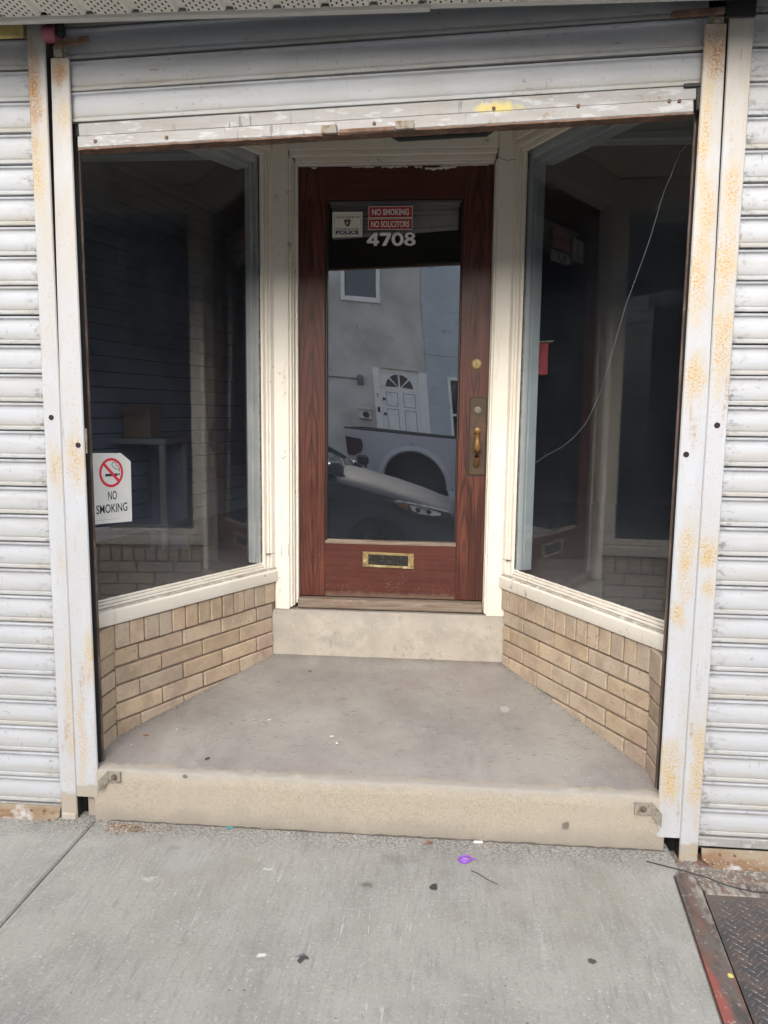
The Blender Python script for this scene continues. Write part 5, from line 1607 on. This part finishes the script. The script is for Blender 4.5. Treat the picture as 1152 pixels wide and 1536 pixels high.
for x0, x1, h, m, lab in ((-26, -6.05, 8.2, 'far_brick', 'red brick row house across the street, left of the stucco house'), (6.05, 16, 5.2, 'far_brick', 'red brick row house across the street, right of the stucco house')):  # left house made taller to block sky light mirrored in the display windows
    nb = thing('row_house', ((x0 + x1) / 2, YO - 2, 0), lab, 'house', 'houses across the street')
    bx('wall', M[m], nb, x0, x1, YO - 4, YO, -.05, h)
    bx('cornice', M['far_white'], nb, x0, x1, YO + .001, YO + .25, h - .4, h, b=.03)
    for k in range(3):
        for z in ((1.0, 4.6) if h > 7 else (1.0,)):
            xx = x0 + 1.4 + k * 3.1
            f = bx('window', M['far_white'], nb, xx, xx + 1.1, YO + .001, YO + .06, z, z + 1.7, b=.01)
            bx('pane', M['far_glass'], f, xx + .1, xx + 1.0, YO + .0605, YO + .065, z + .1, z + 1.6)


# ---------------------------------------------------------------- vehicles
def wheel(t, x, y, z, r, w, sy, m_rim='rim'):
    a = (0, sy, 0)
    wb = MB().lathe((x, y - sy * w, z), a, [(0, r * .6), (0, r * .93), (.03, r), (w - .03, r), (w, r * .93), (w - .01, r * .66), (w - .03, r * .64)], 32).build('tyre', M['tyre'], t, smooth=40)
    rm = MB().lathe((x, y - sy * w, z), a, [(.02, r * .63), (w - .03, r * .63), (w - .02, r * .58), (w - .05, r * .5), (w - .06, r * .18), (w - .03, r * .16), (w - .03, .001)], 28)
    for k in range(5):
        an = 2 * math.pi * k / 5
        c, s_ = math.cos(an), math.sin(an)
        rm.tube([(x + c * r * .12, y - .035 * sy, z + s_ * r * .12), (x + c * r * .6, y - .028 * sy, z + s_ * r * .6)], r * .08, 6)
    rm.build('rim', M[m_rim], wb, smooth=40)


# dark sedan parked behind the viewer, nose towards +X
CY0, CHW = -2.96, .90                         # near side plane and half width
cy = CY0 - CHW
car = thing('parked_car', (-2.2, cy, -.2), 'dark grey sedan parked at the kerb, mirrored in the door glass', 'car')
ST = [  # x, low, crease z, centre z, half width
    (.03, .06, .40, .42, .50), (-.03, .03, .50, .55, .68), (-.15, 0, .57, .63, .77), (-.40, 0, .615, .725, .83), (-.70, 0, .66, .80, .865), (-1.05, 0, .74, .875, .885), (-1.40, 0, .80, .93, .90),
    (-2.0, .0, .82, .95, .90), (-3.0, 0, .84, .96, .90), (-3.7, 0, .85, .96, .88), (-4.2, .03, .82, .92, .82), (-4.45, .1, .72, .80, .70), (-4.52, .2, .55, .60, .6)]
rings = []
for x, lo_, cz, hz_, hw_ in ST:
    h = []
    for s_ in (1, -1):
        side = [(hw_ * .90, lo_), (hw_ * .985, lo_ + .12), (hw_, lo_ + (cz - lo_) * .55), (hw_ * .985, cz - .05), (hw_ * .95, cz), (hw_ * .80, cz + (hz_ - cz) * .55), (hw_ * .45, hz_ - .012), (0, hz_)]
        h.append([(s_ * a, b) for a, b in side])
    pr_ = h[0] + h[1][:-1][::-1]
    rings.append([Vector((x, cy + a, b)) for a, b in pr_])
body = MB()
body.loft(rings)
bo_ = body.build('body', M['car_paint'], car, smooth=70)
sub = bo_.modifiers.new('sub', 'SUBSURF')
sub.levels = sub.render_levels = 2
gr = []
for x, zz, hw_, hb in ((-1.28, .90, .70, .78), (-1.70, 1.10, .66, .80), (-2.15, 1.27, .62, .81), (-2.9, 1.29, .62, .81), (-3.5, 1.16, .62, .79), (-3.95, .95, .62, .74)):
    gr.append([Vector((x, cy + a, b)) for a, b in ((hb, .86), (hb - .02, .93), (hw_ * .5 + hb * .5 - .03, (zz + .95) / 2), (hw_, max(zz - .03, .92)), (hw_ * .6, zz), (-hw_ * .6, zz), (-hw_, max(zz - .03, .92)), (-(hw_ * .5 + hb * .5 - .03), (zz + .95) / 2), (-hb + .02, .93), (-hb, .86))])
gm = MB()
gm.loft(gr)
gm.build('windows', M['car_glass'], car, smooth=50)
rf_ = MB()
rf_.loft([[Vector((x, cy + a, z + dz)) for a, dz in ((.60, -.03), (.40, .004), (-.40, .004), (-.60, -.03), (-.58, -.05), (.58, -.05))] for x, z in ((-2.08, 1.275), (-2.5, 1.31), (-2.95, 1.31), (-3.4, 1.22))])
rf_.build('roof', M['car_paint'], car, smooth=60)
for s_ in (1, -1):
    MB().tube([(-1.22, cy + s_ * .80, .85), (-1.65, cy + s_ * .735, 1.08), (-2.15, cy + s_ * .635, 1.272), (-2.95, cy + s_ * .63, 1.285), (-3.5, cy + s_ * .66, 1.15), (-3.98, cy + s_ * .74, .93)], .026, 8).build('roof_pillar', M['car_paint'], car, smooth=60)
for s_ in (1, -1):
    pts = [(-.10, .560, .775), (-.30, .600, .815), (-.52, .628, .850), (-.70, .640, .876), (-.60, .575, .880), (-.45, .52, .872), (-.28, .495, .842), (-.12, .50, .800)]
    hm = MB()
    hm.prism([Vector((x, cy + s_ * (w - .10), z)) for x, z, w in pts], [Vector((x, cy + s_ * (w + .010), z)) for x, z, w in pts])
    hl = hm.build('headlight', M['truck_dark'], car)
    ln_ = [(-.20, .556, .812), (-.34, .598, .842), (-.515, .614, .866), (-.49, .565, .866), (-.42, .535, .860), (-.30, .525, .842), (-.21, .53, .818)]
    MB().prism([Vector((x, cy + s_ * (w - .02), z)) for x, z, w in ln_], [Vector((x, cy + s_ * (w + .013), z)) for x, z, w in ln_]).build('lens', M['lamp_clear'], hl)
    for xx, zz, rr, ww in ((-.43, .572, .026, .870), (-.32, .562, .024, .852)):
        MB().lathe((xx, cy + s_ * ww, zz), (0, s_, 0), [(0, rr), (.012, rr), (.016, rr * .8), (.010, rr * .5), (.014, .001)], 16).build('reflector', M['rim'], hl, smooth=40)
    am = [(-.53, .618, .872), (-.68, .634, .886), (-.60, .585, .888), (-.53, .56, .88)]
    MB().prism([Vector((x, cy + s_ * (w - .02), z)) for x, z, w in am], [Vector((x, cy + s_ * (w + .012), z)) for x, z, w in am]).build('side_marker', M['amber'], hl)
    MB().tube([(-.10, cy + s_ * .800, .572), (-.35, cy + s_ * .845, .622), (-.66, cy + s_ * .895, .650)], .008, 6).build('light_strip', M['lamp_clear'], hl)
    MB().tube([(-1.18, cy + s_ * .90, .86), (-1.22, cy + s_ * 1.0, .90)], .02, 6).build('mirror_arm', M['truck_dark'], car)
    MB().box(-1.30, -1.16, cy + s_ * .94, cy + s_ * 1.08, .87, 1.0, b=.03).build('door_mirror', M['car_paint'], car)
    for x in (-.86, -3.55): wheel(car, x, cy + s_ * .91, .13, .33, .21, s_)
MB().box(-.02, .035, cy - .42, cy + .42, .20, .40, b=.015).build('grille', M['truck_dark'], car)
for s_ in (1, -1): MB().tube([(-1.25, cy + s_ * .848, .776), (-1.05, cy + s_ * .845, .742), (-.70, cy + s_ * .826, .664), (-.45, cy + s_ * .797, .628)], .007, 6).build('hood_gap', M['truck_dark'], car)
MB().tube([(-1.22, cy + .55, .925), (-1.32, cy + .1, .985)], .008, 5).build('wiper', M['truck_dark'], car)

# silver pickup in the street behind it
TY = -6.5
TW = 1.86
tr_ = thing('pickup_truck', (.9, TY - TW / 2, -.2), 'silver grey pickup truck in the street, mirrored in the door glass', 'truck')
def arch_side(y, th):
    """bed side with wheel opening: strip quads round the arch"""
    mb = MB()
    cx_, cz_, ra = -.70, .58, .46
    N = 18
    x0_, x1_, zb, zt = -1.68, .42, .62, 1.28
    inner = [(cx_ + ra * math.cos(math.pi * (1 - k / N)), cz_ + ra * math.sin(math.pi * (1 - k / N)) * .98) for k in range(N + 1)]
    outer = []
    for k in range(N + 1):
        f = k / N
        outer.append((x0_ + (x1_ - x0_) * f, zt - .012 * f + .012 * abs(f - .5)))
    for k in range(N):
        q = [inner[k], inner[k + 1], outer[k + 1], outer[k]]
        bul = lambda z: .025 * math.sin(min(1, max(0, (z - .6) / .68)) * math.pi)
        mb.prism([Vector((a, y + bul(b), b)) for a, b in q], [Vector((a, y - th, b)) for a, b in q])
    mb.prism([Vector((a, y, b)) for a, b in ((x0_, zt), inner[0], (cx_ - ra, .55), (x0_ + .06, .55), (x0_ + .01, .70))], [Vector((a, y - th, b)) for a, b in ((x0_, zt), inner[0], (cx_ - ra, .55), (x0_ + .06, .55), (x0_ + .01, .70))])
    mb.prism([Vector((a, y, b)) for a, b in ((x1_, zt - .012), (x1_, .55), (cx_ + ra, .55), inner[-1])], [Vector((a, y - th, b)) for a, b in ((x1_, zt - .012), (x1_, .55), (cx_ + ra, .55), inner[-1])])
    return mb
for y, th in ((TY, .06), (TY - TW, -.06)):
    bs = arch_side(y, th).build('bed_side', M['truck_paint'], tr_)
    s_ = 1 if th > 0 else -1
    fl_ = MB()
    N = 22
    rr = []
    for k in range(N + 1):
        a = math.pi * (1.04 - 1.08 * k / N)
        c, s2 = math.cos(a), math.sin(a)
        rr.append([Vector((-.70 + q * c, y + s_ * o_, .58 + q * s2)) for q, o_ in ((.455, .0), (.46, .05), (.475, .07), (.52, .065), (.545, .035), (.55, .0))])
    fl_.loft(rr)
    fl_.build('wheel_flare', M['truck_paint'], bs, smooth=50)
    MB().box(-1.70, .43, y - (.0 if s_ < 0 else .07), y + (.07 if s_ < 0 else 0), 1.283, 1.312, b=.01).build('rail_cap', M['truck_dark'], bs)
    MB().prism([Vector((a, y + s_ * .03, b)) for a, b in ((-1.685, 1.17), (-1.45, 1.15), (-1.43, 1.05), (-1.47, .95), (-1.58, .90), (-1.67, .92))], [Vector((a, y - s_ * .03, b)) for a, b in ((-1.685, 1.17), (-1.45, 1.15), (-1.43, 1.05), (-1.47, .95), (-1.58, .90), (-1.67, .92))]).build('tail_light', M['lamp_red'], bs)
    MB().box(-.73, -.66, y + s_ * .022, y + s_ * .034, 1.13, 1.20, b=.01).build('fuel_door', M['truck_paint'], bs)
    for x in (-.70, 2.75): wheel(tr_, x, y - s_ * .04, .24, .44, .26, s_)
bx('bed_floor', M['truck_dark'], tr_, -1.6, .40, TY - TW + .07, TY - .07, .55, .62)
bx('tailgate', M['truck_paint'], tr_, -1.70, -1.64, TY - TW + .06, TY - .06, .66, 1.28, b=.015)
bx('rear_bumper', M['rim'], tr_, -1.80, -1.71, TY - TW + .05, TY - .05, .42, .60, b=.02)
cabb = MB()
cabb.loft([[Vector((x, TY - TW / 2 + a * hw_, z)) for a, z in ((.94, .35), (1, .7), (.99, 1.15), (.95, 1.25), (-.95, 1.25), (-.99, 1.15), (-1, .7), (-.94, .35))] for x, hw_ in ((.46, .93), (2.2, .93), (2.9, .92), (3.5, .88), (3.62, .80))])
cabb.build('cab_body', M['truck_paint'], tr_, smooth=50)
ch = MB()
ch.loft([[Vector((x, TY - TW / 2 + a, z)) for a, z in ((w0, zb), (w1, zt), (-w1, zt), (-w0, zb))] for x, w0, w1, zb, zt in ((.48, .88, .74, 1.24, 1.62), (.70, .88, .74, 1.24, 1.74), (1.6, .88, .74, 1.24, 1.74), (2.2, .88, .82, 1.24, 1.27))])
ch.build('cab_windows', M['car_glass'], tr_, smooth=30)
bx('cab_roof', M['truck_paint'], tr_, .62, 1.66, TY - TW / 2 - .75, TY - TW / 2 + .75, 1.735, 1.78, b=.02)
bx('wheel_well', M['black_steel'], tr_, -1.25, -.15, TY - TW + .16, TY - .16, .50, 1.08)
